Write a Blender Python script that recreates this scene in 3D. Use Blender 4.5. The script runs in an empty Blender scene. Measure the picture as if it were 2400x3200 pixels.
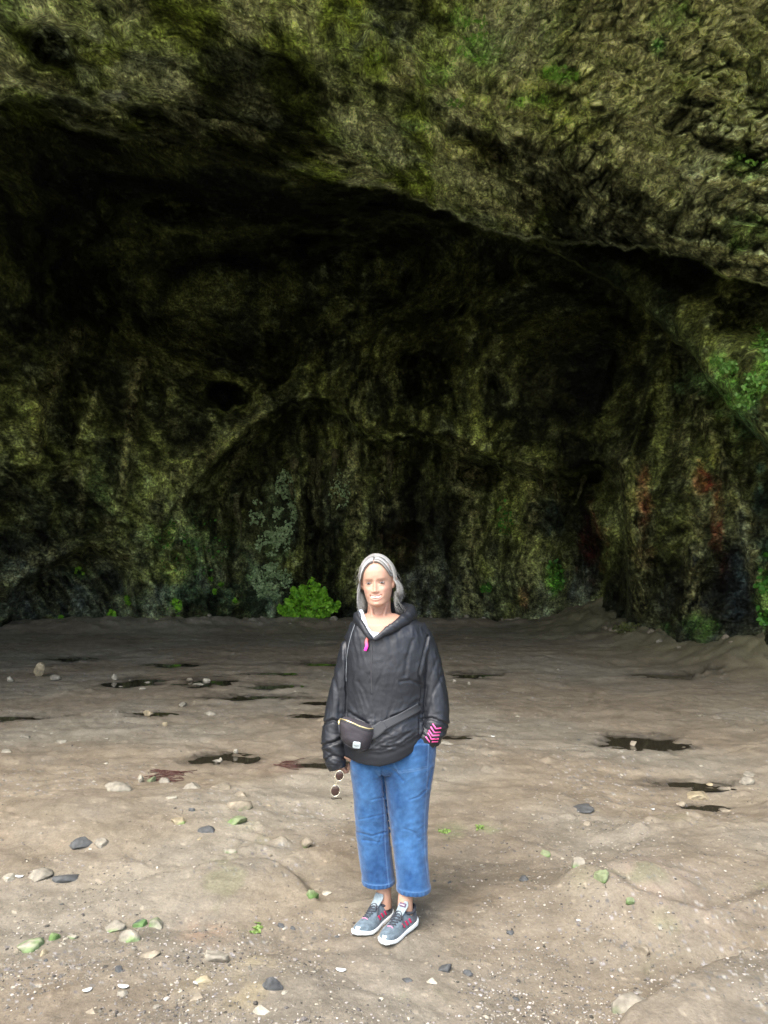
import bpy, bmesh, math, random
import numpy as np
from mathutils import Vector, Matrix

# ---------------------------------------------------------------- camera / light
S = bpy.context.scene
COL = S.collection
R_ = math.radians
CAMH, PITCH, FPX = 1.6, R_(4.3), 2403.0

cd = bpy.data.cameras.new("camera")
cam = bpy.data.objects.new("camera", cd)
COL.objects.link(cam)
cam.location = (0, 0, CAMH)
cam.rotation_euler = (R_(90) + PITCH, 0, 0)
cd.sensor_fit = 'VERTICAL'
cd.sensor_height = 24.0
cd.lens = 24.0 * FPX / 3200.0
cd.clip_start = 0.05
cd.clip_end = 500
S.camera = cam

SUN_EL, SUN_AZ = 54.0, -28.0          # azimuth: light comes from behind the camera, a little from the left
w = bpy.data.worlds.new("World")
S.world = w
w.use_nodes = True
nt = w.node_tree
bg = nt.nodes['Background']
sky = nt.nodes.new('ShaderNodeTexSky')
sky.sky_type = 'NISHITA'
sky.sun_disc = False
sky.sun_elevation = R_(SUN_EL)
sky.sun_rotation = R_(180 - SUN_AZ)
sky.air_density = 1.0
sky.dust_density = 3.0
sky.ozone_density = 0.6
nt.links.new(sky.outputs[0], bg.inputs[0])
bg.inputs[1].default_value = 0.15
sd = bpy.data.lights.new("sun", 'SUN')
sd.energy = 1.5
sd.angle = R_(50)
sd.color = (1.0, 0.97, 0.92)
sun = bpy.data.objects.new("sun", sd)
COL.objects.link(sun)
az = R_(SUN_AZ)
sdir = Vector((math.sin(az) * math.cos(R_(SUN_EL)), -math.cos(az) * math.cos(R_(SUN_EL)), math.sin(R_(SUN_EL))))
sun.rotation_euler = sdir.to_track_quat('Z', 'Y').to_euler()
S.view_settings.view_transform = 'Standard'
S.view_settings.look = 'None'
S.view_settings.exposure = 1.8
S.view_settings.gamma = 1.0
S.render.engine = 'CYCLES'
S.cycles.max_bounces = 8
S.cycles.diffuse_bounces = 5

# ---------------------------------------------------------------- maths helpers
cp, sp = math.cos(PITCH), math.sin(PITCH)

def raydir(px, py):
    """direction (y forward = not normalised, forward camera depth 1)"""
    cx = (np.asarray(px, float) - 1200) / FPX
    cy = (1600 - np.asarray(py, float)) / FPX
    return np.stack([cx, cp - cy * sp, sp + cy * cp], -1)

def at(px, py, Y):
    """world point seen at pixel of the 2400x3200 photo at world depth Y"""
    d = raydir(px, py)
    return Vector((float(d[0] / d[1] * Y), float(Y), float(CAMH + d[2] / d[1] * Y)))

def ss(a, b, x):
    t = np.clip((x - a) / (b - a), 0, 1)
    return t * t * (3 - 2 * t)

_rng = np.random.RandomState(7)
_perm = np.concatenate([_rng.permutation(256)] * 3)
_g = _rng.normal(size=(256, 3)); _g /= np.linalg.norm(_g, axis=1)[:, None]

_perm = _perm.astype(np.int32); _gx, _gy, _gz = [np.ascontiguousarray(_g[:, k].astype(np.float32)) for k in range(3)]
def perlin(p):
    out = np.empty(len(p), np.float32)
    for s0 in range(0, len(p), 65536):          # small blocks stay in the cache
        q = np.asarray(p[s0:s0 + 65536], float); i = np.floor(q); f = (q - i).astype(np.float32); i = i.astype(np.int32) & 255
        u = f * f * f * (f * (f * 6 - 15) + 10)
        x, y, z = f[:, 0], f[:, 1], f[:, 2]; ux, uy, uz = u[:, 0], u[:, 1], u[:, 2]; r = []
        for dx in (0, 1):
            hx = _perm[i[:, 0] + dx]
            for dy in (0, 1):
                hy = _perm[hx + i[:, 1] + dy] if dy == 0 else _perm[hx + ((i[:, 1] + 1) & 255)]
                for dz in (0, 1):
                    h = _perm[hy + ((i[:, 2] + dz) & 255)]
                    r.append(_gx[h] * (x - dx) + _gy[h] * (y - dy) + _gz[h] * (z - dz))
        a = [r[k] + uz * (r[k + 1] - r[k]) for k in (0, 2, 4, 6)]
        b = [a[k] + uy * (a[k + 1] - a[k]) for k in (0, 2)]
        out[s0:s0 + 65536] = (b[0] + ux * (b[1] - b[0])) * 1.5
    return out

def fbm(p, oct=4, lac=2.03, gain=0.5):
    p = np.asarray(p, float); a = 1.0; r = 0; n = 0
    for k in range(oct):
        r = r + a * perlin(p + 17.3 * k); n += a
        p = p * lac; a *= gain
    return r / n

def ridged(p, oct=4):
    p = np.asarray(p, float); a = 1.0; r = 0; n = 0
    for k in range(oct):
        r = r + a * (1 - 2 * np.abs(perlin(p + 9.1 * k))); n += a
        p = p * 2.1; a *= 0.5
    return r / n

_wr = _rng.rand(256, 3); _wid = _rng.rand(256)
_wr32 = _wr.astype(np.float32)
def worley(p):
    F1 = np.empty(len(p)); F2 = np.empty(len(p)); ID = np.empty(len(p))
    for s0 in range(0, len(p), 65536):
        q0 = np.asarray(p[s0:s0 + 65536], float); i = np.floor(q0); f = (q0 - i).astype(np.float32); i = i.astype(np.int32)
        f1 = np.full(len(q0), 9.0, np.float32); f2 = f1.copy(); idv = np.zeros(len(q0), np.int32)
        for dx in (-1, 0, 1):
            hx = _perm[(i[:, 0] + dx) & 255]
            for dy in (-1, 0, 1):
                hy = _perm[hx + ((i[:, 1] + dy) & 255)]
                for dz in (-1, 0, 1):
                    h = _perm[hy + ((i[:, 2] + dz) & 255)]
                    q = _wr32[h]; a = q[:, 0] + dx - f[:, 0]; b = q[:, 1] + dy - f[:, 1]; c = q[:, 2] + dz - f[:, 2]
                    d = a * a + b * b + c * c; m = d < f1
                    f2 = np.where(m, f1, np.minimum(f2, d)); idv = np.where(m, h, idv); f1 = np.where(m, d, f1)
        F1[s0:s0 + 65536] = np.sqrt(f1); F2[s0:s0 + 65536] = np.sqrt(f2); ID[s0:s0 + 65536] = _wid[idv]
    return F1, F2, ID

def seg(px, py, pts):
    """signed distance (pixels of photo) to a polyline; used to place streaks and ribs"""
    best = np.full(px.shape, 1e9)
    pts = np.array(pts, float)
    for k in range(len(pts) - 1):
        a, b = pts[k], pts[k + 1]; ab = b - a
        t = np.clip(((px - a[0]) * ab[0] + (py - a[1]) * ab[1]) / (ab ** 2).sum(), 0, 1)
        best = np.minimum(best, np.hypot(px - a[0] - t * ab[0], py - a[1] - t * ab[1]))
    return best

# ---------------------------------------------------------------- object helpers
def tag(o, label=None, cat=None, group=None, kind=None):
    if label: o['label'] = label
    if cat: o['category'] = cat
    if group: o['group'] = group
    if kind: o['kind'] = kind
    return o

def mesh_np(name, V, F, mat=None, parent=None, smooth=True, colors=None):
    """V (n,3); F (m,4) or (m,3) int"""
    me = bpy.data.meshes.new(name)
    V = np.asarray(V, np.float32); F = np.asarray(F, np.int32)
    k = F.shape[1]
    me.vertices.add(len(V)); me.vertices.foreach_set('co', V.ravel())
    me.loops.add(F.size); me.loops.foreach_set('vertex_index', F.ravel())
    me.polygons.add(len(F))
    me.polygons.foreach_set('loop_start', np.arange(0, F.size, k, dtype=np.int32))
    me.polygons.foreach_set('use_smooth', np.full(len(F), smooth, bool))
    me.update(calc_edges=True)
    if colors is not None:
        a = me.color_attributes.new('Col', 'FLOAT_COLOR', 'POINT')
        c = np.ones((len(V), 4), np.float32); c[:, :3] = colors
        a.data.foreach_set('color', c.ravel())
    o = bpy.data.objects.new(name, me); COL.objects.link(o)
    if mat: me.materials.append(mat)
    if parent: o.parent = parent
    return o

def grid_faces(nu, nv, wrap_u=False):
    i = np.arange(nu if wrap_u else nu - 1)[:, None]; j = np.arange(nv - 1)[None, :]
    a = i * nv + j; b = ((i + 1) % nu) * nv + j
    return np.stack([a, b, b + 1, a + 1], -1).reshape(-1, 4)

class NT:
    def __init__(s, name):
        s.m = bpy.data.materials.new(name); s.m.use_nodes = True
        s.t = s.m.node_tree; s.b = s.t.nodes['Principled BSDF']
    def n(s, typ, **kw):
        nd = s.t.nodes.new(typ)
        for k, v in kw.items():
            if k in nd.inputs.keys(): 
                try: nd.inputs[k].default_value = v
                except Exception: setattr(nd, k, v)
            else: setattr(nd, k, v)
        return nd
    def l(s, a, b): s.t.links.new(a, b)
    def noise(s, scale, detail=4, rough=0.55, vec=None, dist=0.0):
        nd = s.n('ShaderNodeTexNoise'); nd.inputs['Scale'].default_value = scale
        nd.inputs['Detail'].default_value = detail; nd.inputs['Roughness'].default_value = rough
        nd.inputs['Distortion'].default_value = dist
        if vec is not None: s.l(vec, nd.inputs['Vector'])
        return nd.outputs[0]
    def ramp(s, fac, stops):
        nd = s.n('ShaderNodeValToRGB'); s.l(fac, nd.inputs[0])
        e = nd.color_ramp.elements
        while len(e) < len(stops): e.new(0.5)
        for q, (p, c) in zip(e, stops):
            q.position = p; q.color = (c, c, c, 1) if isinstance(c, (int, float)) else (*c, 1)
        return nd.outputs[0]
    def mul(s, a, b, fac=1.0, mode='MULTIPLY'):
        nd = s.n('ShaderNodeMix', data_type='RGBA', blend_type=mode)
        nd.inputs[0].default_value = fac if isinstance(fac, (int, float)) else 1
        if not isinstance(fac, (int, float)): s.l(fac, nd.inputs[0])
        for x, k in ((a, 6), (b, 7)):
            if isinstance(x, tuple): nd.inputs[k].default_value = (*x, 1)
            else: s.l(x, nd.inputs[k])
        return nd.outputs[2]
    def math(s, op, a, b=0.0):
        nd = s.n('ShaderNodeMath', operation=op)
        for x, k in ((a, 0), (b, 1)):
            if isinstance(x, (int, float)): nd.inputs[k].default_value = x
            else: s.l(x, nd.inputs[k])
        return nd.outputs[0]
    def bump(s, h, strength=0.5, dist=0.02, prev=None):
        nd = s.n('ShaderNodeBump'); nd.inputs['Strength'].default_value = strength
        nd.inputs['Distance'].default_value = dist; s.l(h, nd.inputs['Height'])
        if prev is not None: s.l(prev, nd.inputs['Normal'])
        return nd.outputs[0]
    def set(s, **kw):
        for k, v in kw.items():
            k = k.replace('_', ' ')
            i = s.b.inputs[k]
            if isinstance(v, (int, float)): i.default_value = v
            elif isinstance(v, tuple): i.default_value = (*v, 1) if len(v) == 3 else v
            else: s.l(v, i)
        return s

def simple(name, col, rough=0.6, bump=None, var=0.0, scale=40, **kw):
    m = NT(name); co = m.n('ShaderNodeTexCoord').outputs['Object']
    if var:
        f = m.ramp(m.noise(scale, 4, vec=co), [(0.25, 1 - var), (0.75, 1 + var)])
        m.set(Base_Color=m.mul(col, f))
    else: m.set(Base_Color=col)
    m.set(Roughness=rough, **kw)
    if bump:
        m.set(Normal=m.bump(m.noise(bump[0], 4, vec=co), bump[1], bump[2]))
    return m.m

# ---------------------------------------------------------------- materials of the rock and the ground
def rock_material():
    m = NT('cave_rock'); tc_ = m.n('ShaderNodeTexCoord').outputs['Object']; mp = m.n('ShaderNodeMapping'); mp.inputs['Scale'].default_value = (1, .42, 1); m.l(tc_, mp.inputs[0]); co = mp.outputs[0]
    att = m.n('ShaderNodeVertexColor', layer_name='Col').outputs[0]
    f = m.ramp(m.noise(6, 10, 0.68, co), [(0.34, 0.34), (0.5, 0.95), (0.66, 1.9)])
    c = m.mul(att, f)
    f2 = m.ramp(m.noise(24, 6, 0.75, co), [(0.38, 0.45), (0.62, 1.6)])
    c = m.mul(c, f2)
    m.set(Base_Color=c, Roughness=m.ramp(m.noise(3, 5, 0.6, co), [(0.35, 0.55), (0.65, 0.95)]))
    m.b.inputs['Specular IOR Level'].default_value = 0.15
    b1 = m.bump(m.noise(5, 9, 0.68, co, 0.0), 1.0, 0.16)
    v = m.n('ShaderNodeTexVoronoi', feature='DISTANCE_TO_EDGE'); v.inputs['Scale'].default_value = 9
    nn = m.n('ShaderNodeTexNoise'); nn.inputs['Scale'].default_value = 5
    mx = m.n('ShaderNodeVectorMath', operation='ADD'); sc = m.n('ShaderNodeVectorMath', operation='SCALE')
    m.l(co, nn.inputs['Vector']); m.l(nn.outputs[1], sc.inputs[0]); sc.inputs['Scale'].default_value = 0.10
    m.l(co, mx.inputs[0]); m.l(sc.outputs[0], mx.inputs[1]); m.l(mx.outputs[0], v.inputs['Vector'])
    b2 = m.bump(m.ramp(v.outputs[0], [(0.0, 0.0), (0.3, 1.0)]), 0.45, 0.05, b1)
    b3 = m.bump(m.noise(45, 5, 0.7, co), 0.7, 0.02, b2)
    m.set(Normal=b3)
    return m.m

def ground_material():
    m = NT('cave_floor'); co = m.n('ShaderNodeTexCoord').outputs['Object']
    att = m.n('ShaderNodeVertexColor', layer_name='Col')
    c = m.mul(att.outputs[0], m.ramp(m.noise(7, 8, 0.62, co), [(0.3, 0.8), (0.7, 1.2)]))
    c = m.mul(c, m.ramp(m.noise(60, 6, 0.7, co), [(0.3, 0.78), (0.7, 1.22)]))
    wet = att.outputs[1] if len(att.outputs) > 1 else None
    m.set(Base_Color=c, Roughness=m.ramp(m.noise(4, 6, 0.6, co), [(0.38, 0.42), (0.6, 0.85)]))
    m.b.inputs['Specular IOR Level'].default_value = 0.35
    b = m.bump(m.noise(14, 8, 0.6, co, 0.2), 0.4, 0.025)
    b = m.bump(m.noise(90, 5, 0.65, co), 0.55, 0.006, b)
    m.set(Normal=b)
    return m.m
M_ROCK = rock_material(); M_GROUND = ground_material()

# ---------------------------------------------------------------- the ground
def zbase(x, y):
    return 0.34 * ss(4, 18, y)

def floor_at(px, py):
    d = raydir(px, py); y = 5.0
    for _ in range(40):
        z = float(zbase(0, y)); y = float((z - CAMH) / d[2] * d[1])
        y = max(0.5, min(y, 22))
    return np.array([float(d[0] / d[1] * y), y, z])

# puddles: (px, py, half width px, half height px)
PUDDLES = [(2000, 2318, 105, 20), (1935, 2300, 60, 8), (700, 2382, 75, 15), (440, 2134, 80, 13), (640, 2138, 68, 13), (725, 2180, 62, 7),
           (1490, 2105, 70, 8), (860, 2150, 60, 7), (840, 2110, 60, 5), (990, 2072, 110, 6), (560, 2078, 80, 6),
           (1060, 2395, 95, 12), (2170, 2432, 110, 12), (470, 2240, 60, 6), (70, 2250, 90, 7), (225, 2056, 60, 5),
           (2190, 2492, 60, 8), (970, 2250, 50, 6), (1410, 2318, 60, 6), (2110, 2112, 90, 8), (860, 2178, 90, 6), (1010, 2200, 60, 5)]
PW = []
for (px, py, hw, hh) in PUDDLES:
    c = floor_at(px, py); e = floor_at(px + hw, py); n_ = floor_at(px, py + hh); f_ = floor_at(px, py - hh)
    PW.append((c[0], (n_[1] + f_[1]) / 2, abs(e[0] - c[0]), abs(f_[1] - n_[1]) / 2))
PUD_Z = {}

# long low ledges of the bedrock: polyline px, amplitude, width
LEDGES = [([(2560, 2960), (2400, 3030), (2230, 3090), (2090, 3150), (1950, 3230)], 0.14, 0.05),
          ([(1000, 2650), (820, 2700), (500, 2740), (300, 2800)], 0.03, 0.05),
          ([(1150, 2880), (1000, 2920), (880, 2965), (760, 3000)], 0.045, 0.05),
          ([(1980, 2680), (1880, 2735), (1800, 2770)], 0.05, 0.05),
          ([(1130, 2790), (1010, 2790), (930, 2745), (870, 2720)], 0.035, 0.04),
          ([(2400, 2800), (2200, 2860), (2000, 2840), (1860, 2790)], 0.03, 0.05),
          ([(2420, 2560), (2250, 2590), (2080, 2560), (1950, 2600)], 0.04, 0.07)]

def floor_height(x, y, detail=True):
    P = np.stack([x, y, np.zeros_like(x)], -1)
    z = zbase(x, y) + 0.10 * fbm(P * 0.33 + 3.1, 3) * ss(0.5, 3, y)
    far = ss(2, 14, y)
    # long low swells, stretched sideways
    Q = P * np.array([0.9, 1.7, 1]) + fbm(P * 1.3, 3)[:, None] * 0.6
    z = z + (0.055 - 0.015 * far) * fbm(Q + 40, 5)
    r = ridged(P * np.array([1.1, 2.3, 1]) + 11.7 + 0.5 * fbm(P * 2, 2)[:, None], 5)
    z = z + 0.022 * np.maximum(r - 0.2, 0) * (0.25 + 0.75 * ss(3, 6, y))
    if detail:
        z = z + 0.010 * fbm(P * 9, 4)
        f1, f2, idv = worley(P * np.array([6.5, 7.5, 1]) + fbm(P * 3, 2)[:, None] * 0.5)
        st = ss(0.1, 0.35, fbm(P * 0.9 + 77, 3) + 0.15 * ss(3, 7, y) * ss(12, 8, y))
        z = z + st * 0.035 * np.clip(0.45 - f1, 0, 1) * (idv > 0.55) * 2
        f1, f2, idv = worley(P * 22.0)
        z = z + 0.012 * np.clip(0.4 - f1, 0, 1) * (idv > 0.4) * (0.5 + st)
    for (px_, py_, rx_, ry_, h_) in [(1950, 1985, 1.3, 1.6, .60), (2120, 2030, 1.2, 1.0, .30), (2420, 2110, .7, .9, .45), (2250, 2060, 1.0, 0.8, .3), (1450, 1960, 1.6, .6, .16), (900, 1965, 3.0, .6, .18), (300, 1975, 3.0, .8, .22)]:
        q = floor_at(px_, py_)
        z = z + h_ * np.exp(-((x - q[0]) / rx_) ** 2 - ((y - q[1] - ry_ * .5) / ry_) ** 2) * (1 + .5 * fbm(P * 2.5, 3))
    for (px_, py_, rx_, ry_, h_) in [(1950, 2800, .45, .35, .07), (2150, 2700, .7, .7, .08), (700, 2700, .6, .35, .06), (600, 2600, .8, .4, .05), (1000, 2870, .3, .3, -.05), (2180, 2470, .7, .5, -.07), (150, 2550, .8, .5, .05), (2250, 3150, .5, .3, .05), (1700, 3000, .5, .5, -.03)]:
        q = floor_at(px_, py_)
        z = z + h_ * np.exp(-((x - q[0]) / rx_) ** 2 - ((y - q[1]) / ry_) ** 2)
    for pts, amp, wd in LEDGES:
        W = np.array([floor_at(*p)[:2] for p in pts])
        wob = fbm(P * 2.5 + 5, 3) * 0.12
        best = np.full(len(x), 9.0); sgn = np.zeros(len(x)); end = np.ones(len(x))
        L = len(W) - 1
        for k in range(L):
            a, b = W[k], W[k + 1]; ab = b - a; l2 = (ab ** 2).sum()
            t0 = ((x - a[0]) * ab[0] + (y - a[1]) * ab[1]) / l2; t = np.clip(t0, 0, 1)
            dx = x - (a[0] + t * ab[0]); dy = y - (a[1] + t * ab[1]); d = np.sqrt(dx * dx + dy * dy)
            perp = (ab[0] * (y - a[1]) - ab[1] * (x - a[0])) / np.sqrt(l2)
            over = np.maximum(np.maximum(-t0, t0 - 1), 0) * np.sqrt(l2)
            if k > 0: over = np.where(t0 < 0, 0, over)
            if k < L - 1: over = np.where(t0 > 1, 0, over)
            c = d < best
            best = np.where(c, d, best); sgn = np.where(c, perp, sgn); end = np.where(c, 1 - ss(0, 0.3, over), end)
        sd_ = sgn + wob * 0.5
        z = z + amp * end * (ss(-wd, wd, sd_) - 0.5) * np.exp(-(best / 0.45) ** 2) * 1.4
    return z

def build_ground():
    global G_YS, G_S
    ys = np.concatenate([-np.geomspace(90, 1.0, 30), np.linspace(-0.9, 0.9, 16)[:-1], np.geomspace(0.9, 21.5, 760)])
    s = np.concatenate([-np.geomspace(40, 1.02, 40), np.linspace(-1, 1, 640), np.geomspace(1.02, 40, 40)])
    wy = 0.56 * np.maximum(ys, 0.9) + 0.35
    G_YS, G_S = ys, s
    X = s[None, :] * wy[:, None]; X = np.sign(X) * np.minimum(np.abs(X), 90 + np.abs(X) * .01)
    Y = np.repeat(ys[:, None], len(s), 1)
    x = X.ravel(); y = Y.ravel()
    z = floor_height(x, y)
    P = np.stack([x, y, np.zeros_like(x)], -1)
    inv = (np.abs(x) < 14) & (y > 0)
    nz = fbm(P * 2.2 + 9, 4); nz2 = fbm(P * 7, 3)
    wet = np.zeros(len(x))
    for k, (cx, cy, rx, ry) in enumerate(PW):
        near = (np.abs(x - cx) < rx * 3.2) & (np.abs(y - cy) < ry * 3.2)
        pn = np.zeros(len(x)); pn[near] = fbm(np.stack([(x[near] - cx) / rx * 1.1, (y[near] - cy) / ry * 1.1, np.full(near.sum(), k * 3.7)], -1), 4)
        rr = np.sqrt(((x - cx) / rx) ** 2 + ((y - cy) / ry) ** 2) + 1.5 * pn + 0.4 * nz2
        core = rr < 0.9
        zc = float(np.percentile(z[core], 12)) if core.any() else float(zbase(cx, cy))
        PUD_Z[k] = zc
        m_ = 1 - ss(0.85, 1.25, rr)
        zt = zc - 0.03 * (1 - ss(0.2, 1.0, rr)) - 0.004
        z = z * (1 - m_) + zt * m_
        wet = np.maximum(wet, 1 - ss(0.9, 1.9, rr))
    V = np.stack([x, y, z], -1)
    # colours
    base = np.array([0.158, 0.132, 0.096]); grey = np.array([0.170, 0.152, 0.118]); dark = np.array([0.11, 0.088, 0.062])
    n1 = fbm(P * 0.6 + 31, 4); n2 = fbm(P * np.array([1.4, 3, 1]) + 51, 4)
    c = base + (grey - base) * ss(-0.2, 0.3, n1)[:, None]
    c = c * (1 + 0.38 * np.clip(n2, -.6, .6))[:, None]
    c = c + (dark * 1.3 - c) * (0.5 * ss(0.18, 0.42, fbm(P * 1.1 + 90, 4)))[:, None]
    sandy = ss(0.0, 0.5, -(x + 0.2) * 0.25 + 0.2 + 0.6 * n1) * ss(11, 6, y) * ss(2, 4, y)
    c = c * (1 + 0.12 * sandy[:, None])
    f1, f2, idv = worley(P * 26)
    peb = (f1 < 0.30) & (idv > 0.80)
    c = np.where(peb[:, None], c * (0.8 + .9 * ((idv * 37) % 1))[:, None], c)
    f1, f2, idv = worley(P * 48 + 3)
    grav = ss(0.0, 0.3, fbm(P * 0.8 + 120, 3) + 0.35 * ss(2.9, 1.6, y) + 0.25 * np.exp(-((x - 1.2) / .7) ** 2) * ss(5, 3, y))
    peb = (f1 < 0.38) & (idv > 1 - 0.42 * grav)
    tint = np.stack([1.0 + 0 * idv, 0.93 + .05 * ((idv * 91) % 1), 0.82 + .12 * ((idv * 53) % 1)], -1)
    pc = (0.12 + 0.30 * ((idv * 71) % 1) ** 2.2)[:, None] * tint
    c = np.where(peb[:, None], pc * 0.75, c)
    for (px_, py_, r_) in [(1960, 2000, 2.2), (2250, 2060, 1.6), (2420, 2110, .9)]:
        q = floor_at(px_, py_); m_ = (np.exp(-((x - q[0]) / r_) ** 2 - ((y - q[1] - .8) / 1.6) ** 2) * .9)[:, None]
        c = c * (1 - m_) + np.array([.085, .082, .045]) * m_ * (1 + .8 * n2[:, None])
    # green film and rusty patches
    g = ss(0.28, 0.42, fbm(P * 1.9 + 200, 4)) * ss(6.5, 4, y) * 0.18
    c = c * (1 - g[:, None]) + np.array([0.12, 0.16, 0.055]) * g[:, None]
    for (px, py, r_, colr, a_) in [(480, 2440, 0.22, (0.14, 0.06, 0.045), .6), (870, 2405, 0.28, (0.15, 0.085, 0.065), .6), (640, 2895, 0.16, (0.42, 0.25, 0.16), .8),
                                   (730, 3060, 0.25, (0.36, 0.3, 0.16), .7), (800, 2860, .12, (.18, .18, .10), .4), (500, 2430, .12, (.1, .12, .09), .8),
                                   (1820, 2810, .12, (.20, .20, .10), .4), (1400, 2590, .15, (.16, .22, .08), .7), (1535, 2590, .1, (.14, .2, .06), .7),
                                   (2080, 2800, .4, (.26, .19, .15), .6), (1270, 2830, 0.3, (.3, .26, .19), .5)]:
        q = floor_at(px, py)
        d_ = np.hypot(x - q[0], (y - q[1]) / 1.3) / r_ + 0.7 * nz + .3 * nz2
        m_ = ((1 - ss(0.2, 1.1, d_)) * ss(-.25, .25, nz2 + .3 * nz))[:, None] * a_ * .42
        c = c * (1 - m_) + np.array(colr) * m_
    out_ = ss(-2, -6, y)[:, None]
    c = c * (1 - 0.62 * wet[:, None])
    c = c * (1 + .22 * ss(3.5, 6, y) + .22 * ss(8, 15, y))[:, None]  # floor lightened with distance, daylight painted into its colour
    c = c * (1 - out_) + np.array([.56, .51, .42]) * out_  # unseen ground outside, made pale to bounce daylight onto the roof
    hgt = z - (zbase(x, y) + 0.0)
    c = np.clip(c, 0.02, 0.7)
    o = mesh_np('ground', V, grid_faces(len(ys), len(s))[:, ::-1], M_GROUND, colors=c)
    return tag(o, 'brown muddy bedrock floor of the cave with gravel and wet hollows', 'ground', kind='structure')
ground = build_ground()

# lookup of the floor height under a point
_n = len(G_YS) * len(G_S); _gc = np.empty(_n * 3, np.float32); ground.data.vertices.foreach_get('co', _gc)
_gc = _gc.reshape(len(G_YS), len(G_S), 3)[:, :, 2]
def gzv(x, y):
    x = np.atleast_1d(np.asarray(x, float)); y = np.atleast_1d(np.asarray(y, float))
    j = np.clip(np.searchsorted(G_YS, y) - 1, 0, len(G_YS) - 2)
    i = np.clip(np.searchsorted(G_S, x / (0.56 * np.maximum(y, 0.9) + 0.35)) - 1, 0, len(G_S) - 2)
    return (_gc[j, i] + _gc[j + 1, i + 1]) / 2
def gz(x, y, r=0.0):
    if r <= 0: return float(gzv(x, y)[0])
    a = np.linspace(0, 6.28, 24); return float(np.mean([gzv(x + q * np.cos(a), y + q * np.sin(a)).mean() for q in (r * .3, r * .7, r)]))

def water_material():
    m = NT('puddle_water'); co = m.n('ShaderNodeTexCoord').outputs['Object']
    m.set(Base_Color=(0.03, 0.026, 0.018), Roughness=0.04)
    m.b.inputs['Specular IOR Level'].default_value = 0.5
    m.set(Normal=m.bump(m.noise(3, 2, vec=co), 0.04, 0.01))
    return m.m
M_WATER = water_material()
for k, (cx, cy, rx, ry) in enumerate(PW):
    n = 72; a = np.linspace(0, 2 * math.pi, n, endpoint=False)
    V = [(cx, cy, PUD_Z[k])]
    V += [(cx + 1.5 * rx * math.cos(t), cy + 1.5 * ry * math.sin(t), PUD_Z[k]) for t in a]
    F = [(0, 1 + i, 1 + (i + 1) % n) for i in range(n)]
    o = mesh_np('puddle', V, F, M_WATER, smooth=False)
    tag(o, kind='structure')

# ---------------------------------------------------------------- the cave
def tri_interp(ctrl, D):
    """smooth interpolation of log radius over direction; ctrl = list of (dir, R)"""
    A = np.array([c[0] for c in ctrl]); r = np.log(np.array([c[1] for c in ctrl]))
    def ker(P):
        d2 = ((P[:, None, :] - A[None, :, :]) ** 2).sum(-1)
        return np.sqrt(d2 + 0.02)
    K = ker(A); n = len(A)
    M = np.zeros((n + 4, n + 4)); M[:n, :n] = K + 1e-4 * np.eye(n); M[:n, n] = 1; M[n, :n] = 1
    M[:n, n + 1:] = A; M[n + 1:, :n] = A.T
    w_ = np.linalg.lstsq(M, np.concatenate([r, [0, 0, 0, 0]]), rcond=None)[0]
    out = np.empty(len(D))
    for i in range(0, len(D), 60000):
        q = D[i:i + 60000]
        out[i:i + 60000] = ker(q) @ w_[:n] + w_[n] + q @ w_[n + 1:]
    return np.exp(out)

def cp_px(px, py, Y):
    v = np.array(at(px, py, Y)) - np.array([0, 0, CAMH]); r = np.linalg.norm(v); return (v / r, r)
def cp_w(x, y, z):
    v = np.array([x, y, z - CAMH], float); r = np.linalg.norm(v); return (v / r, r)

OUT = [cp_w(-11, 5, 1), cp_w(-11, 2, 1.5), cp_w(-11, -3, 1.5), cp_w(-9.5, 4, 5), cp_w(-9, 0, 5.5), cp_w(-9, -3, 5.5),
       cp_w(9, 5, 0.5), cp_w(9.5, 2, 1), cp_w(10, -3, 1), cp_w(8, 3, 4.5), cp_w(8.5, 0, 5), cp_w(8.5, -3, 5),
       cp_w(-5, 4, 8.0), cp_w(0, 4, 8.3), cp_w(5, 4, 7.2), cp_w(-5, 0, 7.8), cp_w(0, 0, 8.0), cp_w(5, 0, 7.2),
       cp_w(-5, -3.5, 7.6), cp_w(0, -3.5, 7.6), cp_w(5, -3.5, 7.2)]
FRONT = OUT + [cp_px(0, 0, 8.0), cp_px(600, 0, 8.4), cp_px(1200, 0, 8.8), cp_px(1500, 150, 9.0), cp_px(1800, 0, 8.2), cp_px(2400, 0, 7.2),
               cp_px(0, 300, 9.6), cp_px(600, 300, 10.5), cp_px(1200, 300, 10.0), cp_px(1800, 300, 8.7), cp_px(2400, 300, 7.4),
               cp_px(0, 480, 11), cp_px(600, 500, 12.5), cp_px(1200, 600, 13), cp_px(1500, 500, 10.6), cp_px(1800, 600, 9.9), cp_px(2400, 600, 7.8),
               cp_px(1800, 760, 11), cp_px(2400, 880, 8.6), cp_px(2700, 1000, 8.6), cp_px(-300, 300, 9.0), cp_px(-300, 0, 7.8), cp_px(2700, 300, 6.8)]
MID = OUT + [cp_px(1500, 700, 14), cp_px(1800, 850, 13), cp_px(2100, 1000, 11.5), cp_px(2400, 1000, 9.8), cp_px(2400, 1200, 9.2), cp_px(2400, 1400, 9.4),
             cp_px(2200, 1150, 10.6), cp_px(2700, 1500, 8.6), cp_px(2700, 1900, 8.5), cp_px(1200, 600, 15)]
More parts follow.
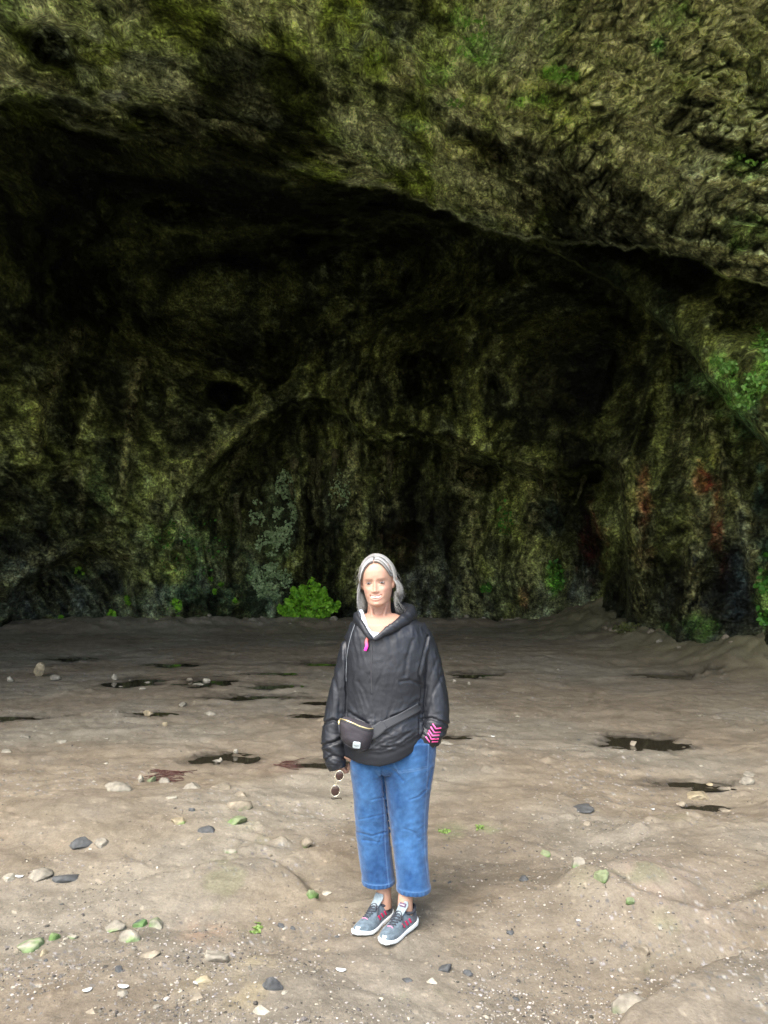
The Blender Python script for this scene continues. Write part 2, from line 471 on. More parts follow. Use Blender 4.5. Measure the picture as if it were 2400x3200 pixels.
DEEP = OUT + [cp_px(-500, 600, 10), cp_px(-500, 1300, 11), cp_px(-500, 1950, 12), cp_px(0, 450, 12.6), cp_px(0, 700, 12.5), cp_px(0, 1000, 13), cp_px(0, 1500, 15), cp_px(0, 1975, 16.3),
              cp_px(300, 700, 15.5), cp_px(600, 560, 13.5), cp_px(600, 760, 17.5), cp_px(600, 950, 19), cp_px(600, 1300, 17.2), cp_px(600, 1700, 17.5), cp_px(600, 1970, 17.3),
              cp_px(1200, 640, 15), cp_px(1200, 760, 19), cp_px(1200, 950, 20), cp_px(1200, 1200, 17.5), cp_px(1200, 1500, 18), cp_px(1200, 1950, 18),
              cp_px(1500, 850, 17.5), cp_px(1500, 1100, 16.2), cp_px(1500, 1600, 17.6), cp_px(1500, 1950, 17.9), cp_px(1800, 820, 16), cp_px(1800, 1150, 14.8), cp_px(1800, 1400, 15.5), cp_px(1800, 1750, 17),
              cp_px(1800, 1960, 17.4), cp_px(1980, 1400, 13.8), cp_px(1990, 1700, 13.9), cp_px(2000, 2010, 14.3), cp_px(2150, 1300, 13), cp_px(2200, 1800, 12.4),
              cp_px(2300, 1500, 11.6), cp_px(2300, 2065, 12), cp_px(2400, 1600, 11), cp_px(2400, 2080, 11.6), cp_px(2700, 1500, 10), cp_px(2700, 2100, 10.4)]

E1 = np.array([(-2500, 0), (-1500, 100), (-600, 250), (0, 330), (250, 400), (450, 440), (700, 455), (850, 500), (1000, 560), (1200, 610), (1330, 640), (1450, 690), (1600, 740), (1750, 775), (1900, 790), (2050, 800), (2150, 815), (2250, 850), (2400, 905), (2700, 1050), (4000, 1600)], float)
E2 = np.array([(-2500, -200), (1000, 420), (1300, 600), (1500, 700), (1700, 790), (1900, 890), (2000, 960), (2080, 1040), (2170, 1120), (2230, 1200), (2290, 1290), (2340, 1360), (2400, 1430), (2600, 1650), (3000, 2300), (5000, 5000)], float)
E3 = np.array([(-2500, 4000), (400, 2300), (560, 1700), (640, 1500), (720, 1380), (820, 1290), (900, 1250), (1000, 1245), (1080, 1275), (1150, 1330), (1300, 1345), (1450, 1380), (1560, 1440), (1700, 1470), (1850, 1450), (1940, 1470), (1965, 1700), (1990, 2200), (2050, 3000), (4000, 4000)], float)

def build_cave():
    a = np.concatenate([np.linspace(R_(-14), R_(-6), 12)[:-1], np.linspace(R_(-6), R_(39), 860), np.linspace(R_(39), R_(66), 60)[1:]])  # unseen roof edge ends here, trimmed to let more daylight in
    b = np.concatenate([-np.linspace(R_(80), R_(29), 60)[:-1], np.linspace(R_(-29), R_(29), 900), np.linspace(R_(29), R_(80), 60)[1:]])
    A, B = np.meshgrid(a, b, indexing='ij'); A = A.ravel(); B = B.ravel()
    D = np.stack([np.sin(B), np.cos(B) * np.cos(A), np.cos(B) * np.sin(A)], -1)
    fw = D[:, 1] * cp + D[:, 2] * sp; up = -D[:, 1] * sp + D[:, 2] * cp
    ok = fw > 0.15
    fws = np.where(ok, fw, 1)
    px = np.where(ok, 1200 + FPX * D[:, 0] / fws, 1200 + D[:, 0] * 6000)
    py = np.where(ok, 1600 - FPX * up / fws, -4000)
    px = np.clip(px, -2400, 4900)
    F_ = tri_interp(FRONT, D); M_ = tri_interp(MID, D); D_ = tri_interp(DEEP, D)
    P0 = D * 12.0
    n1 = fbm(P0 * 0.5 + 4, 4); n2 = fbm(P0 * 1.9 + 8, 4); n3 = fbm(P0 * 6 + 2, 3)
    wob = 55 * n1 + 38 * n2 + 16 * n3
    s1 = np.interp(px, E1[:, 0], E1[:, 1]) - py + wob
    s2 = np.interp(px, E2[:, 0], E2[:, 1]) - py + wob * 0.9
    # flip to a perpendicular-ish distance for the steep right-hand ridge
    s3 = py - np.interp(px, E3[:, 0], E3[:, 1]) + wob * 0.8
    deep = D_
    rec = ss(-10, 60, s3) * ss(560, 760, px) * (1 - ss(1945, 1975, px)) * ss(2000, 1700, py)
    deep = deep + 1.3 * rec
    R = deep
    m2 = ss(-7, 9, s2); R = R * (1 - m2) + np.minimum(M_, R + 5) * m2
    m1 = ss(-6, 10, s1); R = R * (1 - m1) + np.minimum(F_, R) * m1
    # rounded lips: rock curls back towards its edge
    R = R + 0.9 * m1 * np.exp(-np.maximum(s1, 0) / 45.0) * (1 - ss(900, 2400, px) * 0.5) + 0.8 * m2 * (1 - m1) * np.exp(-np.maximum(s2, 0) / 35.0)
    P = D * R[:, None] + np.array([0, 0, CAMH])
    # relief -------------------------------------------------
    dp = 1 - m1
    n_ = fbm(P * 0.45 + 20, 3)
    disp = 0.55 * n_
    warp = fbm(P * 0.8 + 60, 3)[:, None] * np.array([.35, .35, .25])
    Q = (P + warp) * np.array([1, .42, 1]); PS = P * np.array([1, .42, 1])
    # bedded strata on the overhang dipping to the right
    bed = Q[:, 2] * 1.0 + Q[:, 0] * 0.55 + 0.25 * Q[:, 1]
    st = ridged(np.stack([bed * 1.5, Q[:, 0] * 0.30, Q[:, 1] * 0.30], -1), 4)
    disp += m1 * (-0.28) * (st - .2)
    # ledged strata: undersides run back, then a face steps forward
    bb = (py - 0.42 * np.clip(px, -200, 2600) + 130 * n1 + 46 * n2 + 14 * n3) / 92.0
    def saw(t): 
        f = t - np.floor(t); return np.where(f < .78, f / .78, (1 - f) / .22)
    sA = .30 * (.35 + .65 * ss(-.3, .3, fbm(P0 * .7 + 600, 2)))
    sawv = saw(bb); disp += m1 * 1.3 * sA * (sawv - .5)
    bb2 = (py - 0.36 * np.clip(px, -200, 2600) + 90 * n1 + 60 * n2 + 30 * n3) / 34.0
    saw2 = saw(bb2 + 3); disp += m1 * .09 * (saw2 - .5) * ss(-.35, .2, fbm(P0 * 1.3 + 620, 2))
    # scaly fractured blocks
    f1, f2, idv = worley(Q * np.array([1.7, 1.7, 2.3]))
    disp += (0.10 + 0.10 * m1) * (f1 - 0.5) * -0.5 + 0.16 * (idv - 0.5) * (0.4 + .6 * m1)
    Qz = Q * np.array([1, 1, 1.7]) + 0.10 * fbm(P * 4, 2)[:, None]
    h1 = ridged(Qz * 1.5 + 210, 3); h2 = ridged(Qz * 3.9 + 220, 3); h3 = fbm(Qz * 9 + 230, 3)
    lump = 0.5 * h1 + 0.4 * h2 + 0.3 * h3
    disp -= (0.12 + .12 * m1) * h1 + (0.05 + .06 * m1) * h2 + (.02 + .03 * m1) * h3
    f1b, f2b, idb = worley(Q * np.array([4.4, 4.4, 7.5]) + 7 + .35 * np.stack([n3, n2, n3], -1) + .3 * fbm(P * 5, 2)[:, None])
    right = ss(1100, 1900, px) * m1
    disp += (0.07 + 0.24 * right) * (idb - 0.5) * ss(.0, .15, f2b - f1b) - (0.08 + .26 * right) * np.clip(f2b - f1b, 0, .25) + .05 * right * f1b
    f1c, f2c, idc = worley(Q * np.array([9.5, 9.5, 15]) + 3 + .4 * fbm(P * 9 + 5, 2)[:, None])
    disp += (0.03 + .10 * right) * (idc - 0.5) * ss(0, .15, f2c - f1c) - (0.03 + .10 * right) * np.clip(f2c - f1c, 0, .25)
    # flutes running down the deep walls
    lean = P[:, 0] + 0.45 * P[:, 2] * ss(900, 200, px) * 1.0 - 0.25 * P[:, 2] * ss(1500, 2000, px)
    fl = ridged(np.stack([lean * 1.1 + 0.3 * warp[:, 0], P[:, 1] * 0.7, P[:, 2] * 0.16], -1) + 33, 4)
    disp += dp * (-0.75) * (fl - .1) * (.25 + .75 * ss(700, 1100, py))
    fl2 = fbm(np.stack([lean * 4, P[:, 1] * 2, P[:, 2] * 0.7], -1) + 70, 3)
    disp += dp * 0.12 * fl2
    sw0 = fbm((D * R[:, None] + np.array([0, 0, CAMH])) * .9 + 700, 3)
    disp -= dp * .22 * ridged(np.stack([lean * 3.0 + 1.3 * sw0, P[:, 1] * .8, P[:, 2] * .38], -1) + 730, 3) * ss(850, 1200, py)
    disp += 0.10 * fbm(P * 2.6, 4) + 0.05 * fbm(P * 8, 3)
    # ledges: the rock below each line stands back, so its edge reads as a lip
    rec_shade = np.zeros(len(P))
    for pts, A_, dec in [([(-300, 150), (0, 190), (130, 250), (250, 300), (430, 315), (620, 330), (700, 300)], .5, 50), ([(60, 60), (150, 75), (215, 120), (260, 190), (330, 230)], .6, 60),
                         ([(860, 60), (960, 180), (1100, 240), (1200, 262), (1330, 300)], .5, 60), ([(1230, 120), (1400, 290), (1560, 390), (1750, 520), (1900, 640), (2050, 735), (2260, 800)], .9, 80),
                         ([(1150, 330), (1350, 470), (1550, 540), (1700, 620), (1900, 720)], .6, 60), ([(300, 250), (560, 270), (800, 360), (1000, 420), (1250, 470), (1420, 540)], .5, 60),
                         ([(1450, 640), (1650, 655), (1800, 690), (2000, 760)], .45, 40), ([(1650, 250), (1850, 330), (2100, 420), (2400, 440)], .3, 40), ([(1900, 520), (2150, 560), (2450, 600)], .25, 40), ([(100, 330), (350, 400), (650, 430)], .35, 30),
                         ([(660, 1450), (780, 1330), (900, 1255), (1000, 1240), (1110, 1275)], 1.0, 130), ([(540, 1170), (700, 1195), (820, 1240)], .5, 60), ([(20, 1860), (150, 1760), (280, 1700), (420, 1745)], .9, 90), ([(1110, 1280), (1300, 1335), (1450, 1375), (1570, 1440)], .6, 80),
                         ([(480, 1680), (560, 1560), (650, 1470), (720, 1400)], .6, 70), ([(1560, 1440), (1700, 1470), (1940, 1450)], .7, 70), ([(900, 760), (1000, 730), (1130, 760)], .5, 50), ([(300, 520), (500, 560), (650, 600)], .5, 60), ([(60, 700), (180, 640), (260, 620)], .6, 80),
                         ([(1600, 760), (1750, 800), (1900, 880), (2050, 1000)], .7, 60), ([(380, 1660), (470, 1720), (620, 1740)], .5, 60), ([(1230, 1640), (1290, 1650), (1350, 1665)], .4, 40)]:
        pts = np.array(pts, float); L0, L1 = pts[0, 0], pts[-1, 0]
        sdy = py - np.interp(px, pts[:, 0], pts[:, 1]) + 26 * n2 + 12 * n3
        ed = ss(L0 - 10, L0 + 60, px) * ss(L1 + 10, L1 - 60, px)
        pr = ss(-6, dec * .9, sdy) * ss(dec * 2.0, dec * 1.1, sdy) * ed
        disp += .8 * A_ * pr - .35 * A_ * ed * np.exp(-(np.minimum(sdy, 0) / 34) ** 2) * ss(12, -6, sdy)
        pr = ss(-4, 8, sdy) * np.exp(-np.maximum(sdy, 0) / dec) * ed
        rec_shade = np.maximum(rec_shade, pr * ss(-.5, .2, n2))
    # pits and pockets
    f1, f2, idv = worley(P * 0.8 + 91)
    disp += 0.45 * ss(0.28, 0.1, f1) * (idv > 0.5) * dp
    for (qx, qy, rx, ry, dd) in [(1340, 1190, 95, 80, 1.8), (1275, 1130, 40, 32, .8), (690, 1235, 70, 45, 1.0), (475, 1240, 45, 75, .8), (950, 740, 60, 26, 1.2), (250, 950, 110, 240, 1.6),
                                 (190, 1300, 70, 200, 1.3), (150, 130, 130, 90, 1.1), (1290, 1660, 40, 30, .6), (880, 1130, 60, 130, 1.0), (560, 640, 100, 60, .6), (330, 640, 40, 90, .7),
                                 (1440, 780, 35, 30, .4), (1540, 1210, 18, 40, .5), (1520, 1480, 90, 60, 1.0), (1860, 1480, 60, 40, 1.2), (420, 700, 90, 70, .5), (980, 1560, 40, 160, 1.0), (1240, 1480, 70, 90, .9),
                                 (2330, 1000, 90, 90, 1.0), (2360, 250, 30, 90, .5), (2380, 270, 25, 25, .4), (1170, 120, 60, 120, .5)]:
        rr = np.hypot((px - qx) / rx, (py - qy) / ry) + 0.6 * n2 + 0.3 * n3
        disp += dd * (1 - ss(0.45, 1.05, rr))
    # ribs (bright curtains standing proud): polyline, width, height
    global RIBS
    RIBS = [([(245, 1040), (170, 1180), (120, 1350), (100, 1420)], 26, .5), ([(300, 1230), (262, 1330), (215, 1440), (200, 1490)], 13, .3), ([(275, 1440), (255, 1560), (245, 1640)], 12, .3),
                        ([(440, 1130), (420, 1250), (400, 1400), (380, 1520), (330, 1660)], 22, .5), ([(820, 1290), (640, 1420), (540, 1480), (480, 1600)], 26, .5), ([(800, 1340), (720, 1480), (680, 1640)], 16, .3),
                        ([(1960, 1440), (1975, 1560), (1990, 1700), (2000, 1900)], 34, 1.0), ([(2180, 1240), (2230, 1360), (2290, 1500), (2340, 1700), (2400, 1900)], 26, .6),
                        ([(910, 1440), (935, 1560), (955, 1650)], 12, .5), ([(960, 1430), (985, 1560), (1000, 1640)], 11, .5), ([(1030, 1420), (1050, 1520), (1060, 1560)], 14, .4),
                        ([(1210, 1400), (1200, 1500), (1190, 1620)], 16, .4), ([(1230, 1540), (1232, 1575)], 14, .3), ([(1640, 1450), (1660, 1600), (1650, 1850)], 30, .5), ([(1690, 1460), (1700, 1540)], 12, .4), ([(1740, 1460), (1745, 1560)], 10, .4),
                        ([(1440, 1400), (1480, 1600), (1470, 1900)], 40, .5), ([(0, 1840), (120, 1740), (280, 1700), (400, 1740)], 30, .8), ([(2130, 1350), (2180, 1600), (2160, 1900)], 30, .4),
                        ([(580, 1500), (560, 1620), (570, 1750)], 14, .3), ([(1100, 1420), (1120, 1650), (1100, 1850)], 26, .4)]
    for pts, wd, hh in RIBS:
        d_ = seg(px + 16 * n2 + 8 * n3, py, pts)
        disp -= hh * np.exp(-(d_ / wd) ** 2) * 0.7
    # talus foot: wall eases onto the ground
    P = P + D * disp[:, None]
    global CAVE_A, CAVE_B, CAVE_P
    CAVE_A, CAVE_B, CAVE_P = a, b, P.reshape(len(a), len(b), 3)
    # colours --------------------------------------------------
    gn2 = fbm(PS * 6 + 410, 4); n4 = fbm(PS * 1.3 + 140, 5); n5 = fbm(P * 0.5 + 150, 4); n6 = fbm(PS * 3.5 + 160, 4)
    olive = np.array([0.13, 0.155, 0.030]); tan = np.array([0.45, 0.45, 0.24]); grey = np.array([0.42, 0.45, 0.30]); drk = np.array([0.04, 0.045, 0.014])
    c = olive + (tan - olive) * ss(-0.25, 0.25, n4 + 0.2 * right - 0.05)[:, None]
    c = c + (grey - c) * (ss(0.0, 0.4, n5) * 0.55)[:, None]
    c = c + (drk - c) * ss(0.05, 0.3, -n6 + 0.3 * n5)[:, None] * 0.75
    deepc = np.array([0.135, 0.150, 0.042]) + (np.array([0.035, 0.042, 0.018]) - np.array([0.135, 0.150, 0.042])) * ss(-0.1, 0.22, fbm(np.stack([lean * 1.7, P[:, 1], P[:, 2] * .5], -1) + 170, 5))[:, None]
    deepc = deepc + (np.array([0.25, 0.28, 0.13]) - deepc) * (ss(0.15, 0.4, n6) * 0.6)[:, None]
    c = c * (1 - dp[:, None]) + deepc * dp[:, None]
    low = ss(1400, 1900, py) * dp     # damp foot of the walls: slate and green
    slate = np.array([0.075, 0.085, 0.075])
    c = c + (slate - c) * (low * ss(-.2, .25, n5 + .3 * n4))[:, None] * 0.75
    pnk = (ss(0.25, 0.4, fbm(P * 1.1 + 300, 3)) * right)[:, None] * .3
    c = c * (1 - pnk) + np.array([0.36, 0.26, 0.17]) * pnk
    gnn = fbm(P * 2.2 + 400, 5); gn2 = fbm(P * 6 + 410, 4)
    def patch(qx, qy, rx, ry, colr, al, th=0.0):
        nonlocal c
        rr = np.hypot((px - qx) / rx, (py - qy) / ry) + 0.9 * gnn + .5 * n3
        m = ((1 - ss(0.45 + th, 1.15 + th, rr)) * (0.5 + .5 * ss(-.15, .2, gn2)))[:, None] * al * .9
        c = c * (1 - m) + np.array(colr) * m
    G = (0.10, 0.27, 0.03); G2 = (0.16, 0.32, 0.05)
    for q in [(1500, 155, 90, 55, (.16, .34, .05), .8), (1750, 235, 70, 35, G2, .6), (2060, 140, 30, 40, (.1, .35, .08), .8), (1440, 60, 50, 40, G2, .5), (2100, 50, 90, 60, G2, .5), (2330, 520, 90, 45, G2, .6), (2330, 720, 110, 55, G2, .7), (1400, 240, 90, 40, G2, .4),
              (1280, 400, 110, 30, (.14, .2, .1), .6), (1500, 420, 180, 60, (.03, .032, .014), .8), (1750, 560, 130, 60, (.035, .035, .018), .8), (1650, 470, 100, 50, (.03, .03, .016), .8), (1330, 330, 110, 40, (.03, .034, .02), .8), (1900, 700, 140, 40, (.04, .04, .02), .7), (1050, 180, 120, 120, (.04, .045, .025), .7), (230, 950, 90, 200, (.012, .013, .008), 0.85), (880, 1120, 50, 150, (.012, .013, .008), 0.85), (1335, 1190, 95, 75, (.012, .013, .008), 0.90), (1480, 1480, 90, 45, (.012, .013, .008), 0.80), (70, 1120, 50, 180, (.012, .013, .008), 0.70), (740, 780, 250, 55, (.012, .013, .008), 0.70), (1250, 740, 200, 60, (.012, .013, .008), 0.80), (1290, 1580, 60, 70, (.012, .013, .008), 0.80), (1855, 1440, 60, 50, (.012, .013, .008), 0.85), (430, 1750, 90, 50, (.012, .013, .008), 0.70), (690, 1240, 60, 40, (.012, .013, .008), 0.85), (1020, 1500, 14, 120, (.012, .013, .008), 0.90), (975, 1600, 22, 130, (.012, .013, .008), 0.90), (1500, 900, 120, 40, (.012, .013, .008), 0.60), (1080, 1310, 80, 22, (.012, .013, .008), 0.80), (600, 1650, 40, 100, (.012, .013, .008), 0.50), (60, 1700, 90, 70, (.012, .013, .008), 0.60), (2200, 820, 140, 50, (.012, .013, .008), 0.80), (2330, 950, 80, 60, (.012, .013, .008), 0.85), (200, 520, 160, 50, (.012, .013, .008), 0.70), (90, 420, 80, 30, (.012, .013, .008), 0.80), (940, 745, 60, 20, (.012, .013, .008), 0.95), (2210, 1480, 10, 160, (.012, .013, .008), 0.60), (2150, 1900, 40, 120, (.012, .013, .008), 0.60), (1780, 1560, 20, 130, (.012, .013, .008), 0.60), (1420, 1600, 16, 150, (.012, .013, .008), 0.50), (160, 130, 90, 70, (.012, .014, .006), .95), (2060, 560, 60, 50, (.05, .05, .04), .6), (1950, 100, 70, 90, (.06, .05, .03), .6), (700, 260, 120, 60, (.05, .055, .03), .7), (420, 350, 200, 30, (.03, .03, .015), .7), (1640, 320, 80, 30, G2, .5), (1460, 460, 90, 40, (.34, .34, .1), .6), (1780, 400, 130, 90, (.3, .34, .08), .6), (1260, 245, 55, 28, (.5, .48, .28), 1),  # near-black entries paint the shade of hollows and roof recesses
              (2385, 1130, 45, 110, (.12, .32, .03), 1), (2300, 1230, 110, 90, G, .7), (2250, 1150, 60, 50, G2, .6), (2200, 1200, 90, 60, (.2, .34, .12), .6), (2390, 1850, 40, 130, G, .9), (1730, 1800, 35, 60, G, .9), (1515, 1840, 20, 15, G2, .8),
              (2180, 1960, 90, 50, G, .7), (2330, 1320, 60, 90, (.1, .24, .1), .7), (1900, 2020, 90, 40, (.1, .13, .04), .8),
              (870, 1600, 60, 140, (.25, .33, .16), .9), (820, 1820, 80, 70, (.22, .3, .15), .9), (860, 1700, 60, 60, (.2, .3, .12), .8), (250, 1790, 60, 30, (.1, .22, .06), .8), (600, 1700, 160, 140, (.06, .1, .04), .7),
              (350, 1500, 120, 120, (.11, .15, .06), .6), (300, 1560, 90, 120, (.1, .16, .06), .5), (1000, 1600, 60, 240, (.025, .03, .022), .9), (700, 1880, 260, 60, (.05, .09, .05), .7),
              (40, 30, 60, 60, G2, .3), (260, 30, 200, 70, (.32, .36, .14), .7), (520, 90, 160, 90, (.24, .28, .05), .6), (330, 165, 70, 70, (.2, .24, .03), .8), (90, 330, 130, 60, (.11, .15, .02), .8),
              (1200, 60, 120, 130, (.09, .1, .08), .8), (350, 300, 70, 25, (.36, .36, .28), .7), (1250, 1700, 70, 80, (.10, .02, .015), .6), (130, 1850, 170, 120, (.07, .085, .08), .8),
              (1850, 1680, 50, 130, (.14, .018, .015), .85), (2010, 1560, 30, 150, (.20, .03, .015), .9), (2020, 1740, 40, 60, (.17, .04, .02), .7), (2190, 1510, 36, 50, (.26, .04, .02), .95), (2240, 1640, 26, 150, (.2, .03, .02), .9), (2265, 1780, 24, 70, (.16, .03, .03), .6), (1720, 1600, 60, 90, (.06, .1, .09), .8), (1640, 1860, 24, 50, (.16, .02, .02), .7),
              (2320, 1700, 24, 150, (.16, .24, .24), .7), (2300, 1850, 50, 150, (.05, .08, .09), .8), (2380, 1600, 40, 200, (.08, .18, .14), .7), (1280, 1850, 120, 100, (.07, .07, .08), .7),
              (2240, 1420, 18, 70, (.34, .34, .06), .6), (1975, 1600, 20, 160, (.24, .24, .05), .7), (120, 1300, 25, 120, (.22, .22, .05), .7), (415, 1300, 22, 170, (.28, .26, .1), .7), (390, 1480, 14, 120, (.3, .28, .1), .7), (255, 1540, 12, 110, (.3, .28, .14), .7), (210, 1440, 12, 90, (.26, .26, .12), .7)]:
        patch(*q)
    # cracks between the scales and undersides of the strata: shade painted into the colour
    crack = (1 - ss(0.0, 0.15, f2b - f1b)) * (.1 + .55 * right) * ss(-.3, .2, gn2)
    crack2 = (1 - ss(0.0, 0.18, f2c - f1c)) * (.05 + .35 * right) * ss(.3, -.2, gn2)
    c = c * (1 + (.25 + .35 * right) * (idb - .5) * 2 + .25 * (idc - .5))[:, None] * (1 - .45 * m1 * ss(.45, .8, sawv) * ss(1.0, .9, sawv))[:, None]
    c = c * (1 - np.maximum(crack, crack2))[:, None]
    lump_shade = ss(-0.35, 0.35, lump - 0.1)
    c = c * (0.22 + 1.05 * lump_shade + 0.6 * ss(0.3, 0.7, lump))[:, None] * (1 + .40 * m1 + 2.8 * m1 * ss(500, 1700, px) * ss(800, 250, py - .35 * (px - 1200)))[:, None] * (1 - m1 * .82 * ss(-.04, .2, fbm(np.stack([bb * .32, P[:, 0] * .35, P[:, 1] * .22], -1) + 800, 5)))[:, None] * (1 + .25 * m1 * ss(250, 60, py) * ss(1100, 700, px))[:, None] * (1 + .75 * right * ss(620, 150, py))[:, None] * (np.array([1, 1, 1]) + m1[:, None] * np.array([.02, .10, -.06]))  # crevice shade, dark roof bands and brighter upper right: light painted in colour
    c = c * (1 - 0.6 * rec_shade)[:, None]  # recesses under the ledges darkened, their shade painted on the rock
    scl = ss(.62, .15, f1b) * .6 + ss(.6, .15, f1c) * .4
    c = c * (1 + (.15 + .85 * right)[:, None] * (-.62 + 1.35 * scl)[:, None] * m1[:, None])  # scale centres lightened, rims darkened: relief shading painted in
    sw_ = fbm(P * .9 + 700, 3)
    stk = fbm(np.stack([lean * 3.4 + 1.3 * sw_, P[:, 1] * .8, P[:, 2] * .42], -1) + 710, 5)
    stf = ridged(np.stack([lean * 5.5 + 2.0 * sw_, P[:, 1] * 1.0, P[:, 2] * .55], -1) + 720, 3)
    dz = dp * ss(850, 1200, py + 60 * n1)
    c = c * (1 - dz * (1 - (.30 + 1.35 * ss(-.22, .28, stk))))[:, None]
    c = c + (dz * ss(.40, .75, stf) * ss(-.2, .15, sw_ + .3 * gn2))[:, None] * np.array([.11, .115, .05])
    hol = ss(-.16, .16, fbm(np.stack([lean * .55, P[:, 1] * .4, P[:, 2] * .30], -1) + 810, 4) + .25 * n2)
    c = c * (1 - dp * (1 - (.38 + .85 * hol)))[:, None]  # shade of deep hollows imitated by broad noise in the colour
    mid_ = m2 * (1 - m1)
    c = c * (1 + .5 * mid_)[:, None] + (mid_ * np.exp(-(np.maximum(s2, 0) / 80) ** 2) * ss(1750, 2000, px) * (.4 + .6 * ss(-.2, .2, gn2)))[:, None] * np.array([.11, .17, .07])  # rib brightened, with a lit green strip painted along its edge
    flm = ss(-.35, .45, fl + .5 * fl2)
    c = c * (1 - dp * (1 - (.28 + .66 * flm)))[:, None]  # grooves between the flutes painted darker, as shade
    c = c * (1 - dp * .70 * ss(1300, 780, py + 110 * n1 + 60 * n2))[:, None]  # upper back of the chamber painted darker to look unlit
    big = ss(-.25, .25, fbm(P * .35 + 500, 3) + .25 * right - .02)
    c = c * (.62 + .5 * big)[:, None] * (1 + dp[:, None] * np.array([.0, .04, .0]))
    rib = np.zeros(len(P))
    for pts, wd, hh in RIBS: rib = np.maximum(rib, np.exp(-(seg(px + 16 * n2 + 8 * n3, py, pts) / wd) ** 2) * ss(-.25, .15, gn2))
    c = c + np.array([.20, .20, .085]) * rib[:, None]
    mx_ = c.max(1); c = c * (np.where(mx_ > .46, .46 + .22 * (1 - np.exp(-(mx_ - .46) / .35)), mx_) / np.maximum(mx_, 1e-4))[:, None]; c = np.clip(c, 0.004, 0.65)
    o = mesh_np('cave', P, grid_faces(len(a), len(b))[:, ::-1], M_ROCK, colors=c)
    return tag(o, 'dark limestone cave chamber with mossy overhanging roof and fluted back wall', 'cave', kind='structure')
cave = build_cave()
def on_wall(px, py):
    """point and inward normal of the rock seen at a photo position"""
    d = raydir(px, py); d = d / np.linalg.norm(d)
    aa = math.atan2(d[2], d[1]); bb = math.asin(d[0])
    i = int(np.clip(np.searchsorted(CAVE_A, aa), 2, len(CAVE_A) - 3)); j = int(np.clip(np.searchsorted(CAVE_B, bb), 2, len(CAVE_B) - 3))
    p = CAVE_P[i, j]; n = np.cross(CAVE_P[i, j + 2] - CAVE_P[i, j - 2], CAVE_P[i + 2, j] - CAVE_P[i - 2, j]); n /= np.linalg.norm(n) + 1e-9
    if n.dot(d) > 0: n = -n
    return p, n
#==PART2==
# ---------------------------------------------------------------- the woman
Y0 = 3.66
def W(px, py, dy=0.0): return np.array(at(px, py, Y0 + dy))
def proj(P):
    P = np.asarray(P, float); x = P[:, 0]; y = P[:, 1]; z = P[:, 2] - CAMH
    f = y * cp + z * sp; u = -y * sp + z * cp
    return 1200 + FPX * x / f, 1600 - FPX * u / f

def ring_xy(cx, cy, z, hw, hf, hb, n=48, e=2.4):
    t = np.linspace(0, 2 * math.pi, n, endpoint=False); c = np.cos(t); s = np.sin(t)
    x = np.sign(c) * np.abs(c) ** (2 / e) * hw; y = np.sign(s) * np.abs(s) ** (2 / e)
    y = np.where(y < 0, y * hf, y * hb)
    zz = np.full(n, z) if np.isscalar(z) else z
    return np.stack([cx + x, cy + y, zz], -1)

def loft(rings, cap=True):
    n = len(rings[0]); V = np.concatenate(rings); F = []
    for k in range(len(rings) - 1):
        for i in range(n):
            j = (i + 1) % n
            F.append((k * n + i, k * n + j, (k + 1) * n + j, (k + 1) * n + i))
    V = V.tolist()
    if cap:
        for k in (0, len(rings) - 1):
            V.append(list(np.mean(rings[k], 0))); ci = len(V) - 1
            for i in range(n):
                j = (i + 1) % n
                F.append((k * n + j, k * n + i, ci) if k == 0 else (k * n + i, k * n + j, ci))
    return V, F

def tube(pts, rad, n=16, cap=True, up=(0, 1, 0), sub=0):
    """tube along points; rad = list of r or (r_side, r_up)"""
    P = np.array(pts, float); Rr = np.array([(r, r) if np.isscalar(r) else r for r in rad], float)
    if sub:
        P, Rr = resample(P, Rr, sub)
    T = np.gradient(P, axis=0); T /= np.linalg.norm(T, axis=1)[:, None] + 1e-9
    up = np.array(up, float); rings = []
    t = np.linspace(0, 2 * math.pi, n, endpoint=False)
    for p, tt, r in zip(P, T, Rr):
        b = up - tt * up.dot(tt)
        if np.linalg.norm(b) < 1e-3: b = np.array([1, 0, 0]) - tt * tt[0]
        b /= np.linalg.norm(b); a = np.cross(b, tt)
        rings.append(p + np.outer(np.cos(t) * r[0], a) + np.outer(np.sin(t) * r[1], b))
    return loft(rings, cap)

def resample(P, Rr, k):
    """Catmull-Rom"""
    n = len(P); out = []; ro = []
    for i in range(n - 1):
        p0 = P[max(i - 1, 0)]; p1 = P[i]; p2 = P[i + 1]; p3 = P[min(i + 2, n - 1)]
        for j in range(k):
            t = j / k
            out.append(0.5 * ((2 * p1) + (-p0 + p2) * t + (2 * p0 - 5 * p1 + 4 * p2 - p3) * t ** 2 + (-p0 + 3 * p1 - 3 * p2 + p3) * t ** 3))
            ro.append(Rr[i] * (1 - t) + Rr[i + 1] * t)
    out.append(P[-1]); ro.append(Rr[-1])
    return np.array(out), np.array(ro)

def join(*parts):
    V = []; F = []
    for v, f in parts:
        o = len(V); V += [list(p) for p in v]; F += [tuple(i + o for i in q) for q in f]
    return V, F

def ball(c, r, n=20, m=12):
    r = (r, r, r) if np.isscalar(r) else r; rings = []
    for i in range(1, m):
        a = math.pi * i / m - math.pi / 2
        t = np.linspace(0, 2 * math.pi, n, endpoint=False)
        rings.append(np.stack([c[0] + r[0] * math.cos(a) * np.cos(t), c[1] + r[1] * math.cos(a) * np.sin(t), np.full(n, c[2] + r[2] * math.sin(a))], -1))
    return loft(rings)

